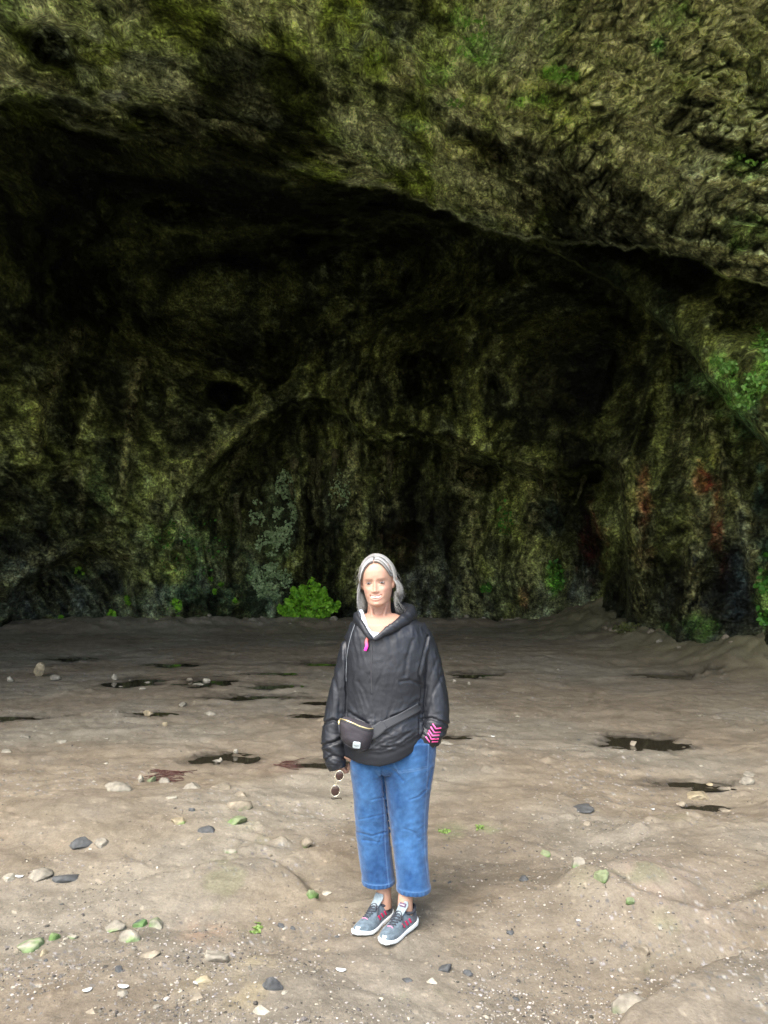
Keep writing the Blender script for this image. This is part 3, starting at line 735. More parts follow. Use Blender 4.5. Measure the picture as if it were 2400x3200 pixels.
def pyobj(name, vf, mat, parent=None, smooth=True):
    me = bpy.data.meshes.new(name); me.from_pydata([tuple(map(float, v)) for v in vf[0]], [], [tuple(f) for f in vf[1]])
    me.polygons.foreach_set('use_smooth', [smooth] * len(me.polygons)); me.update()
    o = bpy.data.objects.new(name, me); COL.objects.link(o)
    if mat: me.materials.append(mat)
    if parent: o.parent = parent
    return o

def remesh(vf, voxel, iters=2):
    """union of closed shapes -> one continuous surface (V, F, N)"""
    o = pyobj('tmp', vf, None)
    m = o.modifiers.new('r', 'REMESH'); m.mode = 'VOXEL'; m.voxel_size = voxel; m.use_smooth_shade = True
    if iters:
        s = o.modifiers.new('s', 'SMOOTH'); s.factor = 0.5; s.iterations = iters
    dg = bpy.context.evaluated_depsgraph_get(); dg.update()
    me = o.evaluated_get(dg).to_mesh()
    V = np.empty(len(me.vertices) * 3); me.vertices.foreach_get('co', V); V = V.reshape(-1, 3)
    N = np.empty(len(me.vertices) * 3); me.vertices.foreach_get('normal', N); N = N.reshape(-1, 3)
    lt = np.empty(len(me.polygons), int); me.polygons.foreach_get('loop_total', lt)
    li = np.empty(len(me.loops), int); me.loops.foreach_get('vertex_index', li)
    assert (lt == 4).all(); F = li.reshape(-1, 4)
    d = o.data; bpy.data.objects.remove(o); bpy.data.meshes.remove(d)
    return V, F, N

def cut(V, F, keep, *arrs):
    """drop vertices where keep is False"""
    idx = np.cumsum(keep) - 1; f = F[keep[F].all(1)]
    return (V[keep], idx[f]) + tuple(a[keep] for a in arrs)

def vnormals(V, F):
    n = np.cross(V[F[:, 2]] - V[F[:, 0]], V[F[:, 3]] - V[F[:, 1]]); N = np.zeros_like(V)
    for k in range(4): np.add.at(N, F[:, k], n)
    return N / (np.linalg.norm(N, axis=1)[:, None] + 1e-12)

from mathutils.bvhtree import BVHTree
def bvh_of(o):
    me = o.data
    return BVHTree.FromPolygons([tuple(v.co) for v in me.vertices], [tuple(p.vertices) for p in me.polygons])
def hit(bvh, px, py, off=0.002, fallback=None):
    d = Vector(raydir(px, py)).normalized()
    p, n, i, t = bvh.ray_cast(Vector((0, 0, CAMH)), d)
    if p is None: return np.array(fallback if fallback is not None else W(px, py, -.15)), np.array([0, -1, 0.])
    if n.dot(d) > 0: n = -n
    return np.array(p + n * off), np.array(n)
def ribbon_on(bvh, pts, hw, thick=0.002, off=0.0015, sub=6, n=8):
    """thin strip lying on a surface, following photo-space points"""
    P = np.array(pts, float); P, _ = resample(P, np.zeros((len(P), 2)), sub)
    Q = np.array([hit(bvh, a, b, off)[0] for a, b in P]); N_ = hit(bvh, *P[len(P) // 2])[1]
    return tube(Q, [(hw, thick)] * len(Q), n=n, up=N_)

# ---- materials
def vc_mat(name, rough, bump=None, spec=0.5, sheen=0.0, sss=0.0, var=(40, .1)):
    m = NT(name); co = m.n('ShaderNodeTexCoord').outputs['Object']
    att = m.n('ShaderNodeVertexColor', layer_name='Col').outputs[0]
    m.set(Base_Color=m.mul(att, m.ramp(m.noise(var[0], 4, vec=co), [(0.3, 1 - var[1]), (0.7, 1 + var[1])])), Roughness=rough)
    m.b.inputs['Specular IOR Level'].default_value = spec
    if sheen: m.b.inputs['Sheen Weight'].default_value = sheen
    if sss:
        m.b.inputs['Subsurface Weight'].default_value = sss
        m.b.inputs['Subsurface Radius'].default_value = (0.012, 0.005, 0.003)
        m.b.inputs['Subsurface Scale'].default_value = 1.0
    if bump: m.set(Normal=m.bump(m.noise(bump[0], 4, vec=co), bump[1], bump[2]))
    return m.m
M_SKIN = vc_mat('skin', 0.5, (350, 0.15, 0.001), 0.4, 0, 0.12, (30, .05))
M_HAIR = vc_mat('grey_hair', 0.42, None, 0.5, 0, 0, (60, .08))
M_JACKET = simple('black_nylon', (0.0125, 0.0145, 0.0185), 0.46, (120, .2, .002), .12, 8)
bpy.data.materials['black_nylon'].node_tree.nodes['Principled BSDF'].inputs['Specular IOR Level'].default_value = 0.42
M_JACKET2 = simple('black_lining', (0.03, 0.031, 0.034), 0.7, (200, .2, .001))
M_DENIM = vc_mat('blue_denim', 0.85, (420, .4, .0012), 0.2, 0.2, 0, (28, .16))
M_WHITE = simple('white_cotton', (0.50, 0.56, 0.62), 0.85, (200, .2, .001))
M_PINK = simple('pink_print', (0.85, 0.10, 0.32), 0.5)
M_TEETH = simple('teeth', (0.80, 0.76, 0.70), 0.25)
M_EYE = vc_mat('eye', 0.15, None, .5)
M_SOLE = simple('white_rubber', (0.78, 0.82, 0.82), 0.6, (90, .2, .001))
M_KNIT = vc_mat('grey_knit', 0.85, (260, .6, .002), .2, .2, 0, (60, .28))
M_LACE = simple('dark_lace', (0.04, 0.045, 0.055), 0.8)
M_STRIPE = simple('magenta_stripe', (0.5, 0.02, 0.09), 0.5)
M_GOLD = simple('gold_zip', (0.75, 0.62, 0.32), 0.35, None, 0, Metallic=0.7)
M_BAG = simple('bag_canvas', (0.034, 0.030, 0.036), 0.75, (260, .4, .0015), .1, 20)
M_PATCH = simple('woven_patch', (0.62, 0.70, 0.72), 0.8)
M_TXT = simple('grey_print', (0.15, 0.16, 0.17), 0.7)

# ---- the body (one continuous surface)
def head_xform():
    yaw, roll, pitch = R_(-8), R_(-3.5), R_(3)
    # -Y is the face; yaw turns the face towards the left of the picture
    M = Matrix.Rotation(yaw, 4, 'Z') @ Matrix.Rotation(roll, 4, 'Y') @ Matrix.Rotation(pitch, 4, 'X')
    c = W(1180, 1818, 0.0)
    return Matrix.Translation(Vector(c)) @ M
HX = head_xform(); HXn = np.array(HX); HXi = np.array(HX.inverted())
def to_head(P): return P @ HXi[:3, :3].T + HXi[:3, 3]
def from_head(P): return np.asarray(P) @ HXn[:3, :3].T + HXn[:3, 3]

HP = {}
def skull_y(x, z):
    a, f = np.interp(z, HP['z'], HP['w']), np.interp(z, HP['z'], HP['f'])
    q = min(abs(x) / a, .999); return -f * (1 - q ** 2.25) ** (1 / 2.25)
def head_mesh():
    zs = [-.112, -.110, -.105, -.098, -.088, -.070, -.050, -.030, -.010, .010, .030, .055, .080, .100, .112, .118]
    hw = [.008, .018, .030, .0415, .0520, .0590, .0640, .0670, .0690, .0715, .0735, .0740, .068, .052, .030, .006]
    yf = [.068, .076, .083, .088, .089, .087, .086, .084, .082, .083, .088, .086, .076, .056, .030, .004]
    yb = [-.055, -.045, -.03, .00, .040, .068, .084, .093, .099, .103, .106, .106, .098, .078, .046, .004]
    HP.update(z=zs, w=hw, f=yf)
    z = np.linspace(zs[0], zs[-1], 130)
    rings = []
    def sm(arr):
        v = np.interp(z, zs, arr); k = np.array([1, 2, 3, 4, 5, 4, 3, 2, 1.]); k /= k.sum(); w_ = v.copy()
        w_[8:-8] = np.convolve(v, k, 'same')[8:-8]; return w_
    A1, A2, A3 = sm(hw), sm(yf), sm(yb)
    for q, a, f, b in zip(z, A1, A2, A3):
        n = 120; t = np.linspace(0, 2 * math.pi, n, endpoint=False)
        cy = 0.0; c = np.cos(t); s = np.sin(t)
        e = 2.25
        x = np.sign(c) * np.abs(c) ** (2 / e) * a
        yy = np.sign(s) * np.abs(s) ** (2 / e)
        mid = (b - f) / 2 * (1 - float(ss(0.0, .08, b)))
        y = mid + np.where(yy < 0, yy * max(f + mid, .003), yy * max(b - mid, .003))
        rings.append(np.stack([x, y, np.full(n, q)], -1))
    V, F = loft(rings); V = np.array(V)
    X, Y, Z = V.T
    fr = ss(0.0, -.05, Y)
    g = lambda cx, cz, sx, sz: np.exp(-((X - cx) / sx) ** 2 - ((Z - cz) / sz) ** 2)
    d = np.zeros(len(V))
    # nose
    hz = np.interp(Z, [-.052, -.045, -.039, -.033, -.018, 0, .014, .024], [0, .008, .0205, .0205, .014, .008, .004, 0])
    sx = np.interp(Z, [-.05, -.038, -.02, .01], [.0095, .0095, .0072, .007])
    d += hz * np.exp(-(X / sx) ** 2)
    for s in (-1, 1):
        d += .007 * g(s * .0125, -.040, .0060, .0065)
        d += -.0078 * g(s * .031, .000, .0150, .0095)
        d += -.004 * g(s * .013, .004, .007, .010)
        d += .0035 * g(s * .031, .0185, .018, .0065)
        d += .0075 * g(s * .040, -.032, .017, .014)
        d += -.0022 * np.exp(-((np.abs(X) - (.018 + (-.045 - Z) * .62)) / .0035) ** 2) * ss(-.085, -.07, Z) * ss(-.038, -.05, Z) * (X * s > 0)
        d += .0025 * g(s * .031, -.0105, .014, .004)
        d += -.0006 * g(s * .004, .024, .0018, .008)
        d += -.0022 * g(s * .031, -.017, .013, .003)
        # jaw corner, temple
        d += -.003 * g(s * .060, .02, .012, .03)
    d += .0045 * g(0, -.098, .015, .012)
    d += -.003 * g(0, -.088, .016, .005)
    zc = -.0685 + .0100 * (X / .027) ** 2
    inm = ss(.031, .024, np.abs(X))
    d += inm * (.0036 * np.exp(-((Z - zc - .0080) / .0028) ** 2) + .0048 * np.exp(-((Z - zc + .0088) / .0036) ** 2) - .0080 * np.exp(-((Z - zc) / .0055) ** 2))
    d += .003 * g(0, -.068, .032, .022)
    for s in (-1, 1): d += .0035 * g(s * .036, -.060, .009, .012)
    V[:, 1] -= d * fr
    return V.tolist(), F

def ear(s):
    rings = []
    P = []
    for t in np.linspace(0, 1, 12):
        z = .028 - t * .062; hw = .016 * math.sin(math.pi * (0.12 + .8 * t)) ** .6 * (1 - .35 * t)
        c = np.array([s * (.0745 + .007 * math.sin(math.pi * t) - .010 * t), .002 - .006 * t, z])
        a = np.linspace(0, 2 * math.pi, 16, endpoint=False)
        rings.append(np.stack([c[0] + s * np.cos(a) * .0055 + s * .009 * np.maximum(np.sin(a), 0), c[1] + np.sin(a) * hw, np.full(16, z)], -1))
    return loft(rings)

def finger(base, d, bend, lengths, r, up):
    """chain of three phalanges curling about axis d x up"""
    P = [np.array(base, float)]; d = np.array(d, float) / np.linalg.norm(d); up = np.array(up, float)
    ax = Vector(np.cross(d, up)).normalized(); v = Vector(d)
    for L, b in zip(lengths, bend):
        v = Matrix.Rotation(b, 3, ax) @ v
        P.append(P[-1] + np.array(v) * L)
    return tube(P, [r, r * .95, r * .85, r * .62], n=10, up=tuple(up), sub=4)

def hand(wrist, d, palm_n, side, curl=0.9, scale=1.0):
    """wrist point, direction of the hand, normal of the palm side, thumb side vector"""
    d = np.array(d, float); d /= np.linalg.norm(d); pn = np.array(palm_n, float); pn -= d * pn.dot(d); pn /= np.linalg.norm(pn)
    sd_ = np.cross(d, pn); sd_ = sd_ if sd_.dot(np.array(side, float)) > 0 else -sd_
    w0 = np.array(wrist, float); parts = []
    P = [w0 - d * .03, w0, w0 + d * .035 * scale, w0 + d * .075 * scale, w0 + d * .092 * scale]
    parts.append(tube(P, [(.025, .019), (.026, .018), (.036, .016), (.040, .0145), (.034, .011)], n=20, up=tuple(pn), sub=4))
    for k, (o, L) in enumerate([(.028, 1.0), (.010, 1.1), (-.009, 1.03), (-.027, .82)]):
        b = w0 + d * (.086 - abs(o - .006) * .22) * scale + sd_ * o
        c = curl * (1 + .08 * k)
        parts.append(finger(b, d + sd_ * o * 1.6, [c * .5, c * .95, c * .6], [.042 * L, .025 * L, .021 * L], .0088 - .0006 * (k == 3), pn))
    b = w0 + d * .022 + sd_ * .030
    parts.append(tube([b, b + (d * .5 + sd_ * .7 + pn * .35) * .034, b + (d * .8 + sd_ * .65 + pn * .75) * .052, b + (d * 1.0 + sd_ * .40 + pn * .95) * .066], [.0135, .0115, .0105, .0075], n=10, up=tuple(pn), sub=4))
    return join(*parts)

GZ1 = gz(0.0, 3.66, .1) if 'gz' in globals() else 0.0
HANDL = W(1050, 2338, -.035)
def build_body():
    hv, hf = head_mesh(); hv = from_head(hv).tolist()
    parts = [(hv, hf)]
    for s in (-1, 1):
        ev, ef = ear(s); ev = np.array(ev); ev[:, 0] *= 1.05; parts.append((from_head(ev).tolist(), ef))
    nk = from_head([[0, .028, -.055]])[0]; nb = W(1185, 1948, .045)
    parts.append(tube([nk, nk * .5 + nb * .5 + np.array([0, -.002, 0]), nb, nb + [0, 0, -.04]], [(.054, .054), (.055, .055), (.066, .060), (.09, .07)], n=32, up=(0, 1, 0), sub=5))
    # neck tendons
    for s in (-1, 1):
        a = from_head([[s * .045, .03, -.07]])[0]; b = W(1180 + s * 13, 1950, -.045)
        parts.append(tube([a, (a + b) / 2 + [0, -.008, 0], b], [.008, .0085, .006], n=10, sub=4))
    # torso
    T = []
    for (py, l, r, f, b) in [(1918, 1140, 1235, .030, .07), (1930, 1125, 1270, .062, .075), (1950, 1105, 1310, .090, .085), (1985, 1098, 1325, .108, .09), (2020, 1100, 1325, .116, .09), (2100, 1100, 1320, .125, .09),
                             (2200, 1100, 1312, .115, .09), (2300, 1098, 1325, .12, .11), (2380, 1098, 1335, .10, .11), (2410, 1110, 1320, .08, .09)]:
        c = W((l + r) / 2, py); hw = (W(r, py)[0] - W(l, py)[0]) / 2
        T.append(ring_xy(c[0], Y0 + .01, c[2], hw, f, b, 48, 2.3))
    parts.append(loft(T))
    for pts in ([W(1125, 1965, .02), W(1095, 2090, .02), W(1052, 2215, .01), HANDL], [W(1305, 1960, .02), W(1335, 2090, .02), W(1352, 2210, .0), W(1322, 2318, -.045)]):
        parts.append(tube(pts, [.045, .040, .034, .022], n=18, sub=5))
    parts.append(hand(HANDL, (0.06, -.05, -1), (.5, .75, 0), (0.2, -.9, .0), 1.5))
    parts.append(hand(W(1322, 2318, -.045), (-.35, -.02, -1), (-.2, 1, 0), (-1, -.4, 0), .5))
    for pts, rr in (([W(1145, 2380, .0), W(1165, 2580, .01), (-.012, Y0 + .010, .30), (-.002, Y0 + .005, .14), (.0, Y0 + .005, .05)], 0), ([W(1285, 2380, .0), W(1280, 2580, .0), (.125, Y0 - .035, .30), (.098, Y0 - .07, .14), (.096, Y0 - .07, .05)], 0)):
        pts = [np.array(p, float) for p in pts]
        parts.append(tube(pts, [.062, .050, .043, .033, .036], n=20, sub=5))
    V, F, N = remesh(join(*parts), 0.0031, 1)
    H = to_head(V); X, Y, Z = H.T
    sk = np.array([0.45, 0.268, 0.190])
    c = np.tile(sk, (len(V), 1)) * (1 + .06 * fbm(V * 25, 3))[:, None]
    front = (Y < -.03)
    def pc(mask, colr, al):
        nonlocal c
        m = (mask * al)[:, None]; c = c * (1 - m) + np.array(colr) * m
    hd = (Z > -.135) & (np.abs(X) < .12)
    for s in (-1, 1):
        pc(np.exp(-((X - s * .040) / .018) ** 2 - ((Z + .035) / .015) ** 2) * front, (.62, .30, .23), .45)
        bz = .0205 - .0035 * ((np.abs(X) - .032) / .016) ** 2
        pc(np.exp(-((Z - bz) / .0026) ** 2) * ss(.012, .016, np.abs(X)) * ss(.052, .042, np.abs(X)) * front * (X * s > 0), (.22, .14, .09), .6)
        pc(np.exp(-((X - s * .031) / .017) ** 2 - ((Z + .001) / .008) ** 2) * front, (.34, .17, .12), .42)  # eye sockets darkened, shading painted into the skin
        pc(np.exp(-((X - s * .0070) / .0033) ** 2 - ((Z + .0465) / .0022) ** 2) * front, (.2, .08, .06), .8)
    pc(np.exp(-((X) / .012) ** 2 - ((Z + .045) / .010) ** 2) * front, (.62, .30, .24), .35)
    zc = -.0685 + .0100 * (X / .027) ** 2
    lip = (np.exp(-((Z - zc - .0085) / .0030) ** 2) + np.exp(-((Z - zc + .0090) / .0040) ** 2)) * ss(.031, .025, np.abs(X)) * front
    pc(np.clip(lip, 0, 1), (.50, .20, .17), .65)
    pc(np.exp(-((Z - zc) / .0045) ** 2) * ss(.030, .026, np.abs(X)) * front, (.22, .08, .07), .6)
    nlf = np.exp(-((np.abs(X) - (.018 + (-.045 - Z) * .62)) / .003) ** 2) * ss(-.088, -.075, Z) * ss(-.038, -.048, Z) * front
    pc(nlf, (.34, .18, .12), .35)
    for q in (.004, -.004): pc(np.exp(-((X - q) / .0014) ** 2 - ((Z - .024) / .008) ** 2) * front, (.42, .23, .16), .2)
    for q in (.047, .056, .065): pc(np.exp(-((Z - q - .002 * np.cos(X * 60)) / .0011) ** 2) * ss(.045, .03, np.abs(X)) * front, (.45, .27, .19), .22)
    pc(((V[:, 2] < 1.42) & (V[:, 2] > 1.2)).astype(float), (.36, .20, .14), .6)  # chest skin darkened to offset the strong light on it
    o = mesh_np('person', V, F, M_SKIN, colors=np.clip(c, .02, .8))
    return tag(o, 'smiling grey-haired woman in black windbreaker and cropped blue jeans standing in the cave', 'person')
person = build_body()

def eyes():
    for s in (-1, 1):
        n, m = 28, 20; V = []; 
        rings = []
        for i in range(1, m):
            a = math.pi * i / m; t = np.linspace(0, 2 * math.pi, n, endpoint=False)
            rings.append(np.stack([np.sin(a) * np.cos(t) * .0125, -np.cos(a) * .0105 + np.zeros(n), np.sin(a) * np.sin(t) * .0052], -1))
        V, F = loft(rings); V = np.array(V)
        r = np.hypot(V[:, 0] - .0, V[:, 2]); fr_ = V[:, 1] < 0
        c = np.tile(np.array([.50, .46, .43]), (len(V), 1))
        c[(r < .0060) & fr_] = (.05, .062, .06); c[(r < .0026) & fr_] = (.01, .01, .01)
        V = V + np.array([s * .031, -.0718, .0005])
        o = pyobj('eye', (from_head(V).tolist(), F), M_EYE, person)
        a_ = o.data.color_attributes.new('Col', 'FLOAT_COLOR', 'POINT')
        cc = np.ones((len(V), 4)); cc[:, :3] = c; a_.data.foreach_set('color', cc.ravel())
        L = []
        for t in np.linspace(-1, 1, 11):
            L.append([s * .031 + t * .0138, -.0818 + .004 * t * t + .001, .0042 - .0050 * t * t + .0004])
        pyobj('eyelid', tube(from_head(L), [(.0012, .0012)] * 11, n=6), simple('lash', (.16, .09, .07), .6), person)
eyes()
# teeth
L = [[x, -.0885 + 26 * x * x * .9, -.0670 + .0100 * (x / .027) ** 2] for x in np.linspace(-.0235, .0235, 13)]
pyobj('teeth', tube(from_head(L), [(.0030 * (1 - .6 * abs(t) ** 3), .0050 * (1 - .6 * abs(t) ** 3)) for t in np.linspace(-1, 1, 13)], n=10, up=(1, 0, 0)), M_TEETH, person)

# ---- hair
def build_hair():
    rng = np.random.RandomState(3)
    V = []; F = []; C = []; base = 0
    C0 = np.array([0, .006, .018]); RX, RY, RZ = .0790, .1020, .1050
    def strand(P, w0, colr):
        nonlocal base
        P = np.array(P); n = len(P)
        T = np.gradient(P, axis=0); T /= np.linalg.norm(T, axis=1)[:, None] + 1e-9
        out = P - C0; out[:, 2] *= .3; out /= np.linalg.norm(out, axis=1)[:, None] + 1e-9
        a = np.cross(T, out); a /= np.linalg.norm(a, axis=1)[:, None] + 1e-9
        wd = w0 * np.clip(np.linspace(1.0, .25, n), 0, 1)[:, None]
        L_ = P - a * wd; R2 = P + a * wd; U = P + out * wd * .8
        V.append(np.stack([L_, U, R2], 1).reshape(-1, 3))
        for i in range(n - 1):
            q = base + i * 3
            F.append((q, q + 1, q + 4, q + 3)); F.append((q + 1, q + 2, q + 5, q + 4)); F.append((q + 2, q, q + 3, q + 5))
        C.append(np.tile(colr, (n * 3, 1))); base += n * 3
    N_ = 1900
    def hue():
        g = .32 + .32 * rng.rand() ** 1.2; r = rng.rand()
        if r < .16: return np.array([.26, .22, .16]) * (.6 + .6 * rng.rand())
        if r < .40: return np.array([g, g, g * .98]) * .36
        return np.array([g, g * 1.0, g * .97])
    def hang(P, s, L, spread, wave, inward):
        p = np.array(P[-1]); ph = rng.rand() * 6.3; k = 11
        for i in range(1, k + 1):
            t = i / k
            x = p[0] + s * (.012 * math.sin(t * 2.8) + spread * t ** 1.5 - inward * t * t) + wave * math.sin(ph + t * 6) * t
            y = p[1] + wave * math.cos(ph + t * 5) * t
            P.append([x, y, p[2] - L * t * (1 - .12 * t * abs(spread) * 10)])
    for k in range(N_):
        s = -1 if rng.rand() < .5 else 1; left = s < 0
        u = rng.rand(); lay = rng.rand()
        clump = math.floor(rng.rand() * 9); cr_ = np.random.RandomState(int(clump * 2 + (s > 0)))
        cs, cw, ci = cr_.uniform(-.5, 1), cr_.uniform(.6, 1.4), cr_.uniform(.3, 1)
        if u < .42:
            v = (u / .42) ** 1.15; o = .0036 + .0055 * lay
            P = [(s * .000 - .003, 0, .090 + .028 * v), (s * .013, 0, .0885 + .029 * v), (s * .028, 0, .0800 + .033 * v), (s * .043, 0, .0640 + .042 * v), (s * .0560, 0, .042 + .050 * v), (s * .0650, 0, .020 + .052 * v)]
            Q = []
            for x, _, z in P:
                zz = min(z, .114); yy = skull_y(x + .003, zz) - o * .8
                Q.append([x + s * o * .5, yy * (1 - .35 * v) + .01 * v, z + o * (1.3 - .5 * abs(x) / .065)])
            if left: Q += [[s * (.0745 + o), -.032 + .04 * v, .000 + .02 * v], [s * (.0790 + o), -.022 + .045 * v, -.028]]
            else: Q += [[s * (.0725 + o), -.016 + .03 * v, .028 + .010 * v], [s * (.0770 + o), .020 + .02 * v, .016], [s * (.0770 + o), .040 + .015 * v, -.024]]
            Q, _ = resample(np.array(Q), np.zeros((len(Q), 2)), 3); P = Q.tolist()
        else:
            y0 = -.030 + .118 * (u - .42) / .58; P = []; o = .002 + .009 * lay
            for i in range(13):
                ang = (math.pi * .5 + .12) * i / 12; yy = np.clip((y0 - C0[1]) / RY, -.97, .97); rr = math.sqrt(1 - yy * yy)
                rx = RX * (rr * .6 + .4 * rr ** .4)
                P.append([s * math.sin(ang) * (rx + o) - .003 * math.cos(ang), y0 + .01 * i / 12, C0[2] + math.cos(ang) * (RZ * rr + o) ])
        if left: hang(P, s, (.085 + .060 * rng.rand()) * (1.0 if u < .5 else .9) * cw ** .4, .004 + .020 * max(cs, 0), .004 + .004 * rng.rand(), .030 * ci)
        else: hang(P, s, (.050 + .030 * rng.rand()) * cw ** .4, .010 + .030 * max(cs, 0) * rng.rand(), .004 + .004 * rng.rand(), .006 * ci)
        strand(P, .0009 + .0009 * rng.rand(), hue() * (1.0 if left else .85) * (.50 + .85 * np.random.RandomState(int(u * 34) * 2 + (s > 0)).rand()))
    # flyaways
    for k in range(30):
        s = -1 if rng.rand() < .5 else 1
        a0 = rng.rand() * 1.5; y0 = -.04 + .1 * rng.rand()
        p = np.array([s * math.sin(a0) * (RX + .006), y0, C0[2] + math.cos(a0) * (RZ + .006)])
        d = np.array([s * (.1 + .35 * rng.rand()), .2 * rng.randn(), -1.0]); L = .04 + .05 * rng.rand()
        P = [p + d * L * t + np.array([s * .012 * math.sin(t * 3), 0, 0]) for t in np.linspace(0, 1, 8)]
        strand(P, .0006, np.array([.4, .38, .34]))
    for k in range(44):   # wisps by the left of the picture and behind the ear
        s = -1 if k < 14 else 1
        p = np.array([s * (.074 + .01 * rng.rand()), .03 * rng.rand(), -.05 - .03 * rng.rand()])
        d = np.array([s * (.10 + .75 * rng.rand() ** 2), -.1, -1]); L = .06 + .07 * rng.rand()
        P = [p + d * L * t + np.array([s * -.012 * math.sin(t * 3), 0, 0]) for t in np.linspace(0, 1, 8)]
        strand(P, .0009, np.array([.5, .49, .45]))
    V = np.concatenate(V); Cc = np.concatenate(C)
    # under-layer shell hugging the skull
    rings = []
    for i, q in enumerate(np.linspace(-.085, .122, 60)):
        n = 64; t = np.linspace(0, 2 * math.pi, n, endpoint=False)
        zz = np.clip((q - C0[2]) / (RZ + .001), -1, 1); rr = math.sqrt(max(1 - max(zz, 0) ** 2, .0005))
        rings.append(np.stack([np.cos(t) * (RX - .001) * rr, C0[1] + np.sin(t) * (RY - .0) * rr, np.full(n, q)], -1))
    sv, sf = loft(rings); sv = np.array(sv)
    hair_line = .092 - 1.05 * np.maximum(np.abs(sv[:, 0] + .004) - .006, 0) ** 1.0 * 1.0
    sv[:, :2] *= .962; sv[:, 2] = np.where(sv[:, 2] > 0, sv[:, 2] * .965, sv[:, 2])
    keepv = (sv[:, 1] > .022) | (sv[:, 2] > np.interp(np.abs(sv[:, 0] + .002), [0, .028, .043, .056, .065, .072], [.101, .094, .080, .062, .044, .030]))
    keepv &= ~((sv[:, 1] < .05) & (sv[:, 2] < .012))
    sf = [f for f in sf if all(keepv[i] for i in f)]
    V2 = np.concatenate([V, sv]); C2 = np.concatenate([Cc, np.tile([.22, .22, .21], (len(sv), 1))])
    F2 = F + [tuple(i + len(V) for i in f) for f in sf]
    o = pyobj('hair', (from_head(V2).tolist(), F2), M_HAIR, person)
    a_ = o.data.color_attributes.new('Col', 'FLOAT_COLOR', 'POINT')
    cc = np.ones((len(V2), 4)); cc[:, :3] = C2; a_.data.foreach_set('color', cc.ravel())
build_hair()

